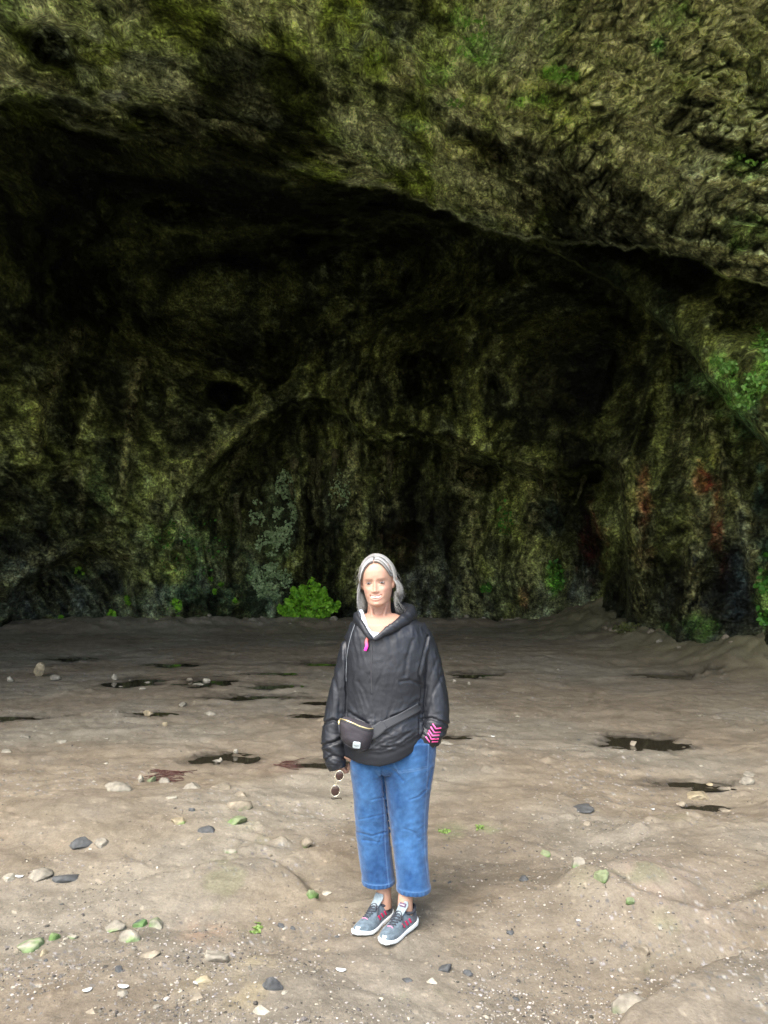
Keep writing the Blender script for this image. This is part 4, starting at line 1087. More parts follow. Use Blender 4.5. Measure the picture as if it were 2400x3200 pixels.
# ---- jacket
V_PTS = np.array([(1122, 1880), (1128, 1925), (1141, 1966), (1163, 1997), (1196, 1984), (1236, 1958), (1262, 1930), (1272, 1880)])
def in_poly(px, py, poly):
    ins = np.zeros(px.shape, bool); n = len(poly)
    for i in range(n):
        x1, y1 = poly[i]; x2, y2 = poly[(i + 1) % n]
        c = ((y1 > py) != (y2 > py)) & (px < (x2 - x1) * (py - y1) / (y2 - y1 + 1e-9) + x1)
        ins ^= c
    return ins
ARML = [(1128, 1968, .01), (1098, 2030, .015), (1078, 2110, .015), (1058, 2190, .01), (1046, 2270, -.01), (1044, 2335, -.03), (1052, 2388, -.05)]
ARMR = [(1298, 1962, .01), (1325, 2020, .015), (1345, 2100, .015), (1357, 2180, .0), (1360, 2240, -.02), (1350, 2285, -.04), (1335, 2312, -.05)]
def build_jacket():
    T = []
    secs = [(1922, 1130, 1262, .055, .085), (1934, 1112, 1296, .085, .095), (1952, 1094, 1322, .108, .105), (1985, 1082, 1340, .125, .112), (2030, 1080, 1343, .136, .115), (2090, 1082, 1338, .145, .115),
            (2160, 1080, 1330, .145, .118), (2230, 1078, 1322, .150, .125), (2280, 1074, 1328, .160, .14), (2320, 1072, 1332, .165, .15), (2345, 1074, 1330, .160, .145)]
    for k, (py, l, r, f, b) in enumerate(secs):
        c = W((l + r) / 2, py); hw = (W(r, py)[0] - W(l, py)[0]) / 2
        rg = ring_xy(c[0], Y0 + .01, c[2], hw, f, b, 64, 2.3)
        t = ss(2200, 2345, py)                     # hem dips in the middle and climbs to the right
        pxx = 1200 + rg[:, 0] * 660
        low = np.interp(pxx, [1070, 1120, 1190, 1240, 1280, 1310, 1340], [-.005, -.028, -.038, -.018, .012, .045, .055])
        rg[:, 2] += t * low
        T.append(rg)
    last = T[-1]; cen = last.mean(0)
    T.append((last - cen) * [.86, .86, 1] + cen + [0, 0, .0]); T.append((last - cen) * [.80, .80, 1] + cen + [0, 0, .05])
    parts = [loft(T)]
    al = tube([W(*p) for p in ARML], [(.050, .06), (.050, .062), (.050, .062), (.050, .060), (.053, .056), (.052, .052), (.040, .042)], n=28, sub=5)
    ar = tube([W(*p) for p in ARMR], [(.052, .06), (.056, .064), (.058, .066), (.062, .064), (.062, .060), (.056, .052), (.046, .044)], n=28, sub=5)
    parts += [al, ar]
    V, F, N = remesh(join(*parts), 0.0048, 4)
    px, py = proj(V)
    side_l = ss(1090, 1074, px - (py - 2000) * 0.0) * ss(2000, 2080, py)
    side_r = ss(1312, 1330, px) * ss(1990, 2060, py)
    sl = np.clip(side_l + side_r, 0, 1); to = 1 - sl
    Pn = V.copy()
    wp = fbm(V * 5 + 3, 3)[:, None] * .05
    Q = V + wp
    # folds radiating from the gathered waist at the bag
    ang = np.arctan2(px - 1165, 2330 - py) ; rad = np.hypot(px - 1165, py - 2330) / 300.0
    f1 = ridged(np.stack([ang * 4.6 + 1.2 * fbm(V * 4, 2), rad * 1.6, V[:, 1] * 2], -1) + 5, 3)
    f2 = ridged(np.stack([Q[:, 0] * 22 + Q[:, 2] * 5, Q[:, 1] * 6, Q[:, 2] * 4], -1) + 25, 3)
    f3 = ridged(np.stack([Q[:, 0] * 9 - Q[:, 2] * 16, Q[:, 1] * 8, Q[:, 2] * 8 + Q[:, 0] * 6], -1) + 45, 3)
    d = to * (.0048 * f1 * ss(1980, 2100, py) + .0045 * f2 * ss(2150, 1960, py) + .0075 * f3 * ss(2200, 2290, py))
    lowl = ss(2230, 2330, py) * side_l + ss(2200, 2280, py) * side_r
    f4 = ridged(np.stack([Q[:, 0] * 5 + Q[:, 2] * 3, Q[:, 1] * 6, Q[:, 2] * 21 + Q[:, 0] * 9], -1) + 65, 3)
    f5 = ridged(np.stack([Q[:, 0] * 20 + Q[:, 2] * 3.5, Q[:, 1] * 13, Q[:, 2] * 4], -1) + 85, 3)
    d += sl * (1 - lowl) * .0052 * f5 + lowl * .0110 * f4
    d += .002 * fbm(V * 30, 3)
    zh = np.interp(px, [1070, 1120, 1190, 1240, 1280, 1310, 1340], [2345, 2362, 2368, 2355, 2333, 2310, 2305])
    d *= 1 - .85 * ss(zh - 28, zh - 8, py) * to
    def crease(pts, wd, hh):
        nonlocal d
        if hh < .009: wd *= 1.2; hh *= .55
        m = N[:, 1] < .3
        q = seg(px + 5 * fbm(V * 14, 2), py, pts)
        d -= m * hh * (np.exp(-(q / wd) ** 2) - .35 * np.exp(-(q / (wd * 2.6)) ** 2))
    for pts, wd, hh in [([(1078, 2000), (1082, 2100), (1084, 2180), (1082, 2250)], 4, .016), ([(1335, 1990), (1318, 2060), (1310, 2110), (1318, 2150), (1312, 2220), (1308, 2290)], 4, .016),
                        ([(1163, 1995), (1160, 2080), (1163, 2170), (1168, 2250)], 1.8, .006), ([(1290, 2000), (1270, 2060), (1265, 2110)], 5, .008), ([(1315, 2140), (1280, 2125), (1250, 2130)], 4, .008),
                        ([(1312, 2205), (1265, 2225), (1225, 2240)], 4, .010), ([(1090, 2225), (1120, 2245), (1150, 2262)], 5, .009), ([(1120, 2130), (1140, 2160), (1160, 2230)], 5, .006), ([(1300, 2290), (1250, 2325), (1190, 2345), (1120, 2345)], 3, .007),
                        ([(1040, 2100), (1060, 2180), (1065, 2230)], 5, .008), ([(1380, 2110), (1345, 2180), (1330, 2240)], 5, .008), ([(1365, 2060), (1340, 2130)], 4, .006), ([(1010, 2262), (1040, 2250), (1080, 2272)], 5, .014), ([(1010, 2330), (1045, 2320), (1078, 2300)], 5, .014),
                        ([(1008, 2380), (1040, 2362), (1078, 2370)], 4, .010), ([(1395, 2262), (1350, 2245), (1310, 2250)], 5, .012), ([(1320, 2270), (1345, 2295), (1360, 2325)], 5, .010), ([(1215, 2330), (1250, 2310), (1275, 2290)], 5, .008)]:
        crease(pts, wd, hh)
    V = V + N * d[:, None]
    px, py = proj(V)
    keep = ~(in_poly(px, py, V_PTS) & (V[:, 1] < Y0 + .03))
    hx = to_head(V); keep &= ~((np.hypot(hx[:, 0], hx[:, 1] - .02) < .062) & (V[:, 2] > W(1180, 1945)[2]))
    V, F = cut(V, F, keep)
    return mesh_np('jacket', V, F, M_JACKET, person)
jacket = build_jacket()
JB = bvh_of(jacket)

# hood lying round the neck
hp = [(1163, 1998, -.139), (1145, 1978, -.132), (1127, 1950, -.104), (1113, 1930, -.045), (1138, 1918, .05), (1180, 1908, .105), (1235, 1904, .10), (1278, 1912, .05), (1280, 1926, -.02), (1254, 1946, -.085), (1214, 1970, -.124), (1168, 2000, -.139)]
hr = [(.004, .006), (.008, .011), (.010, .015), (.012, .020), (.018, .022), (.024, .027), (.028, .034), (.030, .036), (.026, .033), (.021, .026), (.012, .017), (.004, .006)]
V, F, N = remesh(tube([W(a, b, c) for a, b, c in hp], hr, n=24, up=(0, 0, 1), sub=7), .0042, 3)
q = ridged(np.stack([V[:, 0] * 14 + V[:, 2] * 20, V[:, 1] * 8, V[:, 2] * 12], -1) + 7, 3)
V = V + N * (.006 * q)[:, None]
hood = mesh_np('hood', V, F, M_JACKET, person)

# undershirt
T = []
for (py, l, r, f, b) in [(1905, 1120, 1268, .040, .07), (1930, 1118, 1278, .068, .078), (1950, 1102, 1312, .096, .088), (1985, 1095, 1328, .1135, .093), (2020, 1097, 1328, .121, .093)]:
    c = W((l + r) / 2, py); hw = (W(r, py)[0] - W(l, py)[0]) / 2
    T.append(ring_xy(c[0], Y0 + .01, c[2], hw, f, b, 420, 2.3))
RR = []
for k in range(len(T) - 1):
    for j in range(40): RR.append(T[k] * (1 - j / 40) + T[k + 1] * j / 40)
RR.append(T[-1]); v_, f_ = loft(RR, cap=False); v_ = np.array(v_); f_ = np.array(f_)
px, py = proj(v_)
neck = np.interp(px, [1100, 1128, 1140, 1150, 1162, 1185, 1215, 1240], [1880, 1895, 1925, 1958, 1974, 1977, 1980, 1984])
up_ = py < neck; gap = neck - py
v_[:, 2] -= np.where(up_ & (gap < 7), gap, 0) * .00153
kk = (gap < 7) & (v_[:, 1] < Y0)
v_, f_ = cut(v_, f_, kk)
mesh_np('undershirt', v_, f_, M_WHITE, person)

# pink zip pull, placket seam and cords
zp = tube([hit(JB, 1152, 1994, .010)[0], hit(JB, 1149, 2006, .012)[0], hit(JB, 1148, 2020, .012)[0], hit(JB, 1143, 2034, .011)[0]], [(.0055, .003), (.0075, .004), (.0075, .004), (.0065, .003)], n=12, up=(0, -1, 0), sub=4)
m = NT('pink_rubber'); co = m.n('ShaderNodeTexCoord'); sx_ = m.n('ShaderNodeSeparateXYZ'); m.l(co.outputs['Generated'], sx_.inputs[0])
m.set(Base_Color=m.ramp(sx_.outputs[2], [(0.2, (.85, .03, .42)), (0.9, (.9, .18, .12))]), Roughness=.4)
pyobj('zip_pull', zp, m.m, person)
M_PIPE = simple('grey_piping', (.22, .24, .26), .5)
pyobj('drawcord', ribbon_on(JB, [(1112, 1945), (1098, 1985), (1086, 2040), (1081, 2100), (1083, 2130)], .0014, .0014), M_PIPE, person)
HB = bvh_of(hood)
pyobj('zip_teeth', ribbon_on(JB, [(1163, 2000), (1161, 2050), (1160, 2110), (1163, 2170)], .0028, .0012, .001), M_JACKET2, person)
for pts in ([(1352, 2262), (1362, 2277), (1378, 2275)], [(1346, 2271), (1357, 2288), (1375, 2287)], [(1341, 2281), (1352, 2299), (1372, 2298)], [(1336, 2291), (1347, 2309), (1370, 2308)], [(1331, 2301), (1343, 2317), (1368, 2316)], [(1327, 2312), (1334, 2318)]):
    V2 = tube(np.array([hit(JB, a, b, .003, W(a, b, -.09))[0] for a, b in pts]), [(.0032, .0018)] * len(pts), n=8, up=(0, -1, 0))
    pyobj('cuff_chevron', V2, M_PINK, person)
# cuffs
for pts, r in (([W(1048, 2378, -.05), W(1055, 2402, -.055)], (.041, .038)), ([W(1338, 2300, -.05), W(1322, 2326, -.052)], (.047, .042))):
    a, b = pts
    vf = tube([a, a * .7 + b * .3, a * .3 + b * .7, b, b * .9 + a * .1, a * .3 + b * .7], [(r[0], r[1]), (r[0] * 1.06, r[1] * 1.06), (r[0] * .96, r[1] * .96), (r[0] * .88, r[1] * .88), (r[0] * .78, r[1] * .78), (r[0] * .7, r[1] * .7)], n=40, sub=3)
    v_ = np.array(vf[0]); cc_ = (a + b) / 2; dd = v_ - cc_; dn = dd / (np.linalg.norm(dd, axis=1)[:, None] + 1e-9)
    v_ = v_ + dn * (.005 * ridged(v_ * 26, 2))[:, None]
    pyobj('cuff', (v_.tolist(), vf[1]), M_JACKET, person)

# ---- jeans
def build_jeans():
    def leg(secs, yb):
        rings = []
        for (py, l, r, f, b, dy) in secs:
            c = W((l + r) / 2, py, dy); hw = (W(r, py, dy)[0] - W(l, py, dy)[0]) / 2
            rings.append((c, hw, f, b))
        K = len(rings); ts = np.linspace(0, K - 1, 40)
        A = np.array([[*c, h, f, b] for c, h, f, b in rings])
        R2 = [ring_xy(a[0], a[1], a[2], a[3], a[4], a[5], 48, 2.25) for a in np.array([[np.interp(t, range(K), A[:, j]) for j in range(6)] for t in ts])]
        last = R2[-1]; ce = last.mean(0)
        R2.append((last - ce) * [1.035, 1.035, 1] + ce + [0, 0, -.002]); R2.append((last - ce) * [1.035, 1.035, 1] + ce + [0, 0, -.022])
        R2.append((last - ce) * [.80, .80, 1] + ce + [0, 0, -.022]); R2.append((last - ce) * [.76, .76, 1] + ce + [0, 0, .04])
        return loft(R2)
    L1 = [(2330, 1092, 1200, .11, .12, 0), (2395, 1094, 1198, .108, .12, .005), (2440, 1099, 1201, .098, .11, .008), (2500, 1106, 1206, .085, .10, .01), (2600, 1112, 1218, .080, .088, .02), (2680, 1122, 1227, .082, .085, .02), (2742, 1130, 1233, .086, .088, .02)]
    L2 = [(2310, 1200, 1364, .12, .12, 0), (2395, 1196, 1356, .11, .12, 0), (2450, 1204, 1348, .10, .11, 0), (2500, 1210, 1341, .095, .10, 0), (2600, 1223, 1334, .085, .09, 0), (2680, 1232, 1336, .084, .086, -.018), (2762, 1240, 1344, .086, .088, -.04)]
    T = []
    for (py, l, r, f, b) in [(2262, 1110, 1300, .10, .11), (2300, 1094, 1352, .125, .13), (2350, 1093, 1362, .12, .13), (2385, 1095, 1358, .108, .125), (2408, 1110, 1350, .085, .10)]:
        c = W((l + r) / 2, py); hw = (W(r, py)[0] - W(l, py)[0]) / 2
        T.append(ring_xy(c[0], Y0, c[2], hw, f, b, 64, 2.4))
    V, F, N = remesh(join(leg(L1, 0), leg(L2, 0), loft(T)), .0040, 2)
    px, py = proj(V); fr_ = N[:, 1] < .25
    wp = fbm(V * 6 + 1, 3)[:, None] * .03; Q = V + wp
    leftleg = px < np.interp(py, [2390, 2500, 2600, 2780], [1192, 1207, 1220, 1236])
    kn = np.exp(-((py - 2390) / 45) ** 2) + .8 * np.exp(-((py - 2610) / 55) ** 2) + .35
    f1 = ridged(np.stack([Q[:, 0] * 6, Q[:, 1] * 6, Q[:, 2] * 22 + Q[:, 0] * np.where(leftleg, 9, -9)], -1) + 5, 3)
    f2 = fbm(np.stack([Q[:, 0] * 12, Q[:, 1] * 9, Q[:, 2] * 3], -1) + 15, 3)
    d = .0030 * kn * f1 + .006 * f2
    def cr(pts, wd, hh):
        nonlocal d
        q = seg(px + 3 * fbm(V * 16, 2), py, pts)
        d -= fr_ * hh * (np.exp(-(q / wd) ** 2) - .4 * np.exp(-(q / (wd * 2.4)) ** 2))
    for q in [([(1190, 2385), (1195, 2430), (1204, 2500), (1212, 2560), (1222, 2640)], 3.5, .008), ([(1115, 2600), (1160, 2612), (1205, 2600)], 3, .006), ([(1125, 2560), (1200, 2545)], 3, .003), ([(1135, 2625), (1190, 2632)], 3, .005),
              ([(1190, 2385), (1150, 2380), (1110, 2390)], 3, .005), ([(1200, 2390), (1235, 2410), (1260, 2440)], 4, .005), ([(1205, 2490), (1160, 2500)], 3, .004), ([(1330, 2470), (1310, 2490), (1280, 2500)], 3, .004), ([(1200, 2440), (1165, 2435)], 3, .003),
              ([(1265, 2590), (1295, 2600), (1310, 2620)], 3, .004), ([(1350, 2400), (1342, 2430), (1336, 2460)], 4, .006), ([(1182, 2640), (1196, 2600)], 3, .003)]: cr(*q)
    V = V + N * d[:, None]
    # colour
    blue = np.array([.010, .046, .130]); lite = np.array([.044, .128, .275]); dk = np.array([.015, .04, .14])
    n1 = fbm(np.stack([V[:, 0] * 8, V[:, 1] * 8, V[:, 2] * 5], -1) + 33, 5); n2 = fbm(V * 40, 3)
    fade = np.exp(-((px - 1150) / 30) ** 2) * ss(2360, 2450, py) * ss(2760, 2600, py) + np.exp(-((px - 1290) / 32) ** 2) * ss(2380, 2460, py) * ss(2780, 2600, py)
    t = np.clip(.32 + .9 * n1 + .5 * n2 + .38 * fade * fr_ + .20 * f1 * .3, 0, 1)
    c = blue + (lite - blue) * t[:, None]
    c = c + (dk - c) * (np.clip(-d / .008, 0, 1) * .35)[:, None]
    sea = np.array([.09, .18, .33])
    def line(pts, wd, al, colr=sea):
        nonlocal c
        m = (fr_ * np.exp(-(seg(px, py, pts) / wd) ** 4) * al)[:, None]; c = c * (1 - m) + np.array(colr) * m
    line([(1239, 2325), (1231, 2360), (1231, 2388), (1248, 2415), (1300, 2408), (1335, 2400), (1340, 2310)], 1.6, .7)
    line([(1248, 2409), (1300, 2402), (1334, 2395)], 1.3, .6)
    line([(1105, 2340), (1104, 2372), (1094, 2386)], 1.6, .9)
    line([(1334, 2400), (1334, 2460), (1326, 2560), (1327, 2660), (1338, 2760)], 1.4, .5)
    puck = .5 + .5 * np.sin(py * .85)
    line([(1196, 2440), (1201, 2560), (1203, 2640), (1212, 2740), (1216, 2770)], 1.8, .55)
    m = (fr_ * np.exp(-(seg(px, py, [(1191, 2440), (1197, 2560), (1199, 2640), (1208, 2740), (1212, 2770)]) / 2.2) ** 2) * (puck > .55) * .7)[:, None]; c = c * (1 - m) + dk * m
    # hem: thick roll with pale stitch line and worn edge
    for (a, b, x0, x1) in ((2765, 2790, 1120, 1238), (2782, 2806, 1239, 1350)):
        pass
    lo1 = V[:, 2].copy()
    L_ = leftleg
    zl = V[L_, 2].min(); zr = V[~L_, 2].min(); hz = V[:, 2] - np.where(L_, zl, zr)
    st = np.exp(-((hz - .023) / .0022) ** 2); c = c * (1 - .5 * st[:, None]) + sea * .5 * st[:, None]
    ed = ss(.005, .001, hz); c = c * (1 - .7 * ed[:, None]) + sea * .7 * ed[:, None]
    hm = ss(.022, .018, hz) * (np.sin(V[:, 0] * 330) * .5 + .5) ; c = c * (1 + .35 * (hm - .5) * (hz < .021))[:, None]
    o = mesh_np('jeans', V, F, M_DENIM, person, colors=np.clip(c, .01, .8))
    return o
jeans = build_jeans()

# ---- shoes
def shoe(heel, toe, z0, swap):
    """heel/toe in world xy; swap = -1 when the outer side is to the right of the picture"""
    heel = np.array(heel, float); toe = np.array(toe, float); f = (toe - heel); Ls = np.linalg.norm(f); f /= Ls; sdv = np.array([-f[1], f[0]])
    if sdv[0] < 0: sdv = -sdv                     # +side = right of the picture
    def L2W(s, u, z): return np.array([heel[0] + f[0] * s + sdv[0] * u, heel[1] + f[1] * s + sdv[1] * u, z0 + z])
    S_ = [0, .008, .03, .07, .12, .17, .205, .240, .260, .268]; S_ = [q * Ls / .268 for q in S_]
    Wd = [.014, .025, .033, .035, .0355, .043, .0440, .037, .025, .012]
    off = [0, 0, 0, .0, .002, .004, .004, 0, -.006, -.008]
    def prof(s): return np.interp(s, S_, Wd), np.interp(s, S_, off) * swap * -1
    ss_ = np.concatenate([np.linspace(0, .02, 8)[:-1], np.linspace(.02, Ls - .03, 26), np.linspace(Ls - .03, Ls, 12)[1:]])
    # upper
    top = lambda s: np.interp(s / Ls, [0, .04, .12, .22, .32, .42, .55, .7, .85, .95, 1], [.055, .078, .084, .078, .088, .092, .078, .062, .052, .042, .026])
    rings = []
    for s in ss_:
        w_, o_ = prof(s); h = top(s); n = 40; t = np.linspace(0, 2 * math.pi, n, endpoint=False)
        u = np.cos(t); v = np.sin(t)
        uu = np.sign(u) * np.abs(u) ** .8 * w_ * .97; zz = np.where(v > 0, .022 + np.abs(v) ** .75 * (h - .022), .022 + v * .012)
        nar = 1 - .32 * np.clip((zz - .03) / .06, 0, 1)
        rings.append(np.array([L2W(s, o_ + a * b, z) for a, b, z in zip(uu, nar, zz)]))
    v_, f_ = loft(rings); v_ = np.array(v_)
    up = pyobj('shoe', (v_.tolist(), f_), M_KNIT, person)
    c = np.tile([.10, .135, .16], (len(v_), 1)); loc = (v_[:, :2] - heel) @ f
    nn = fbm(v_ * np.array([60, 60, 160]), 3); c = c * (1 + .45 * nn)[:, None]
    hl = ss(.075, .05, loc) ; c = c * (1 - hl[:, None]) + np.array([.06, .065, .08]) * hl[:, None]
    cc = np.ones((len(v_), 4)); cc[:, :3] = np.clip(c, .02, .6)
    a_ = up.data.color_attributes.new('Col', 'FLOAT_COLOR', 'POINT'); a_.data.foreach_set('color', cc.ravel())
    # sole
    rings = []
    for s in np.concatenate([[0.0], ss_[1:]]):
        w_, o_ = prof(s); n = 32; t = np.linspace(0, 2 * math.pi, n, endpoint=False)
        th = np.interp(s / Ls, [0, .3, .7, 1], [.030, .026, .022, .018]); lift = .012 * ss(.75, 1, s / Ls) + .004 * ss(.1, 0, s / Ls)
        u = np.cos(t); v = np.sin(t)
        uu = np.sign(u) * np.abs(u) ** .35 * (w_ + .0025) ; zz = lift + th / 2 + np.sign(v) * np.abs(v) ** .5 * th / 2
        rings.append(np.array([L2W(s + (s / Ls - .5) * .012, o_ + a, z) for a, z in zip(uu, zz)]))
    pyobj('sole', loft(rings), M_SOLE, up)
    # white toe cap lip
    P = [L2W(Ls * .985 - abs(t) ** 1.6 * .045, prof(Ls * .93)[1] + t * .024, .036 - .004 * abs(t)) for t in np.linspace(-1, 1, 11)]
    pyobj('toe_bumper', tube(P, [(.004, .009 * (1 - .5 * abs(t))) for t in np.linspace(-1, 1, 11)], n=10, up=(0, 0, 1)), M_SOLE, up)
    # tongue
    P = [L2W(Ls * .50, 0, .084), L2W(Ls * .40, 0, .100), L2W(Ls * .345, 0, .112), L2W(Ls * .32, 0, .127)]
    tg = pyobj('tongue', tube(P, [(.020, .004), (.023, .005), (.025, .005), (.020, .004)], n=16, up=(f[0], f[1], .6), sub=4), simple('tongue_knit', (.22, .27, .29), .85, (200, .5, .001), .2, 80), up)
    # collar
    P = [L2W(Ls * .20 + math.cos(a) * .045, math.sin(a) * .0255, .070 + .010 * abs(math.cos(a)) + .004 * (math.cos(a) < 0)) for a in np.linspace(0, 2 * math.pi, 25)]
    pyobj('collar', tube(P, [.0065] * 25, n=10, up=(0, 0, 1)), M_LACE, up)
    # laces
    parts = []
    UB = bvh_of(up)
    def surf(s, u, off=.003):
        o_ = Vector(L2W(s, u, .2)); p, n, i, t = UB.ray_cast(o_, Vector((0, 0, -1)))
        return np.array(p) + np.array([0, 0, off]) if p is not None else L2W(s, u, .08)
    for k in range(5):
        s0 = Ls * (.48 + .055 * k); wv = .021 - .0015 * k
        for sg in (-1, 1):
            P = [surf(s0 + .000 + (.012) * t, sg * wv * (1 - 2 * t), .004 + .002 * math.sin(math.pi * t)) for t in np.linspace(0, 1, 7)]
            parts.append(tube(P, [.0018] * 7, n=6))
    for sg in (-1, 1):
        for q in (.028, .044):
            P = [surf(Ls * .46, 0, .007), surf(Ls * .46 + .01, sg * q * .5, .014), surf(Ls * .5 + .02, sg * q * .75, .006), surf(Ls * .47, sg * .012, .008)]
            parts.append(tube(P, [.002] * 4, n=6, sub=5))
    pyobj('lace', join(*parts), M_LACE, up)
    P = [surf(Ls * .755 + abs(t) * .004, t * .014, .0015) for t in np.linspace(-1, 1, 7)]
    pyobj('toe_stitch', tube(P, [.0018] * 7, n=6), simple('pink_stitch', (.7, .22, .35), .6), up)
    # three side stripes on the outer (and inner) flank
    for side in (1,):
        for k in range(3):
            s0 = Ls * (.30 + .105 * k); rows = []
            V3 = []; F3 = []
            for i in range(7):
                t = i / 6
                for j in range(3):
                    s1 = s0 + t * .010 + (j - 1) * .0062
                    z_ = .038 + t * .020
                    o_ = Vector(L2W(s1, side * .09, z_)); d_ = Vector((-side * sdv[0], -side * sdv[1], 0))
                    p, n, ii, tt = UB.ray_cast(o_, d_)
                    p = np.array(p) - np.array(d_) * .0016 if p is not None else L2W(s1, side * .035, z_)
                    V3.append(p)
            for i in range(6):
                for j in range(2): F3.append((i * 3 + j, i * 3 + j + 1, i * 3 + 4 + j, i * 3 + 3 + j))
            so = pyobj('stripe', (V3, F3), M_STRIPE, up)
            md = so.modifiers.new('t', 'SOLIDIFY'); md.thickness = .0012
    return up, tg, L2W, Ls
GF = gz(0.05, 3.55, .12) if 'gz' in globals() else 0.0
sh1 = shoe((.026, 3.710), (-.118, 3.493), GF + .004, -1)
sh2 = shoe((.136, 3.632), (-.006, 3.412), GF + .004, 1)

def text_mesh(s, size, mat, parent, M, name):
    cu = bpy.data.curves.new(name, 'FONT'); cu.body = s; cu.size = size; cu.extrude = .0003; cu.align_x = 'CENTER'; cu.align_y = 'CENTER'
    to_ = bpy.data.objects.new('t', cu); COL.objects.link(to_)
    dg = bpy.context.evaluated_depsgraph_get(); dg.update()
    me = bpy.data.meshes.new_from_object(to_.evaluated_get(dg)); bpy.data.objects.remove(to_)
    me.transform(M); me.materials.clear(); me.materials.append(mat)
    o = bpy.data.objects.new(name, me); COL.objects.link(o); o.parent = parent
    return o
def basis(p, x, n):
    x = Vector(x).normalized(); n = Vector(n).normalized(); y = n.cross(x).normalized(); x = y.cross(n)
    M = Matrix.Identity(4)
    for i in range(3): M[i][0], M[i][1], M[i][2], M[i][3] = x[i], y[i], n[i], p[i]
    return M
up_, tg_, L2W, Ls = sh2
a = L2W(Ls * .365, .002, .113); 
nrm = np.array([L2W(1, 0, 0)[0] - L2W(0, 0, 0)[0], L2W(1, 0, 0)[1] - L2W(0, 0, 0)[1], .55]); xs = L2W(0, 1, 0) - L2W(0, 0, 0)
nrm /= np.linalg.norm(nrm)
BM = basis(Vector(a + nrm * .0065), xs, nrm)
lv = [BM @ Vector(p) for p in ((-.015, -.008, 0), (.015, -.008, 0), (.015, .008, 0), (-.015, .008, 0), (-.015, -.008, -.003), (.015, -.008, -.003), (.015, .008, -.003), (-.015, .008, -.003))]
pyobj('tongue_label', (lv, [(0, 1, 2, 3), (7, 6, 5, 4), (0, 4, 5, 1), (1, 5, 6, 2), (2, 6, 7, 3), (3, 7, 4, 0)]), simple('plum_label', (.09, .05, .09), .7), up_, False)
text_mesh('adidas', .0085, simple('white_print', (.75, .72, .75), .6), up_, BM @ Matrix.Translation((0, 0, .0008)), 'label_text')

# ---- belt bag (worn over the jacket)
bag = bpy.data.objects.new('belt_bag', None); COL.objects.link(bag)
tag(bag, "black belt bag with gold zip worn over the woman's windbreaker", 'bag')
bag.location = (0, 0, 0)
BP = [(1072, 2240), (1092, 2240), (1130, 2254), (1160, 2266), (1168, 2280), (1170, 2298), (1160, 2322), (1147, 2345), (1132, 2351), (1105, 2343), (1084, 2332), (1068, 2312), (1061, 2284), (1060, 2258)]
def pillow(poly, ybase, thick, nr=14, n=72, soft=.55):
    P = np.array(poly, float); d = np.r_[0, np.cumsum(np.linalg.norm(np.roll(P, -1, 0) - P, axis=1))]; Pc = np.vstack([P, P[:1]])
    t = np.linspace(0, d[-1], n, endpoint=False); O = np.stack([np.interp(t, d, Pc[:, k]) for k in (0, 1)], -1)
    for _ in range(2): O = (O + .5 * np.roll(O, 1, 0) + .5 * np.roll(O, -1, 0)) / 2
    c = O.mean(0); rings = []
    for k in range(nr + 1):
        r = 1 - (k / nr) ** 1.6 * .985; hgt = thick * (1 - r ** 3.2) ** soft
        rings.append(np.array([W(*(c + (q - c) * r), ybase - hgt) for q in O]))
    back = [np.array([W(*(c + (q - c) * .96), ybase + .03) for q in O]), np.array([W(*(c + (q - c) * .1), ybase + .032) for q in O])]
    rings = back[::-1] + rings
    return loft(rings)
vf = pillow(BP, -.150, .062, 16, 96)
v_ = np.array(vf[0]); 
v_[:, 1] += .0035 * ridged(np.stack([v_[:, 0] * 12 + v_[:, 2] * 8, v_[:, 1] * 5, v_[:, 2] * 14], -1) + 3, 2)
pch = pyobj('pouch', (v_.tolist(), vf[1]), M_BAG, bag)
PB = bvh_of(pch)
pyobj('zip', ribbon_on(PB, [(1064, 2246), (1078, 2250), (1100, 2259), (1125, 2270), (1150, 2277), (1166, 2277)], .0032, .002, .002), M_GOLD, bag)
pyobj('flap_seam', ribbon_on(PB, [(1064, 2250), (1078, 2255), (1100, 2264), (1125, 2275), (1150, 2282), (1164, 2282)], .0035, .0018, .0005), M_JACKET2, bag)
pyobj('bottom_piping', ribbon_on(PB, [(1063, 2300), (1073, 2318), (1088, 2330), (1110, 2340), (1130, 2345), (1143, 2340)], .0018, .002, .001), M_JACKET2, bag)
zc_ = hit(PB, 1063, 2252, .006)[0]
pyobj('zip_slider', tube([hit(PB, 1064, 2246, .006)[0], hit(PB, 1064, 2256, .008)[0], hit(PB, 1064, 2264, .008)[0]], [(.0035, .002), (.0045, .002), (.003, .002)], n=8, up=(0, 1, 0)), M_GOLD, bag)
pyobj('zip_cord', tube([hit(PB, 1064, 2264, .008)[0], hit(PB, 1065, 2285, .007)[0], hit(PB, 1066, 2300, .006)[0]], [.002, .0026, .002], n=8), M_LACE, bag)
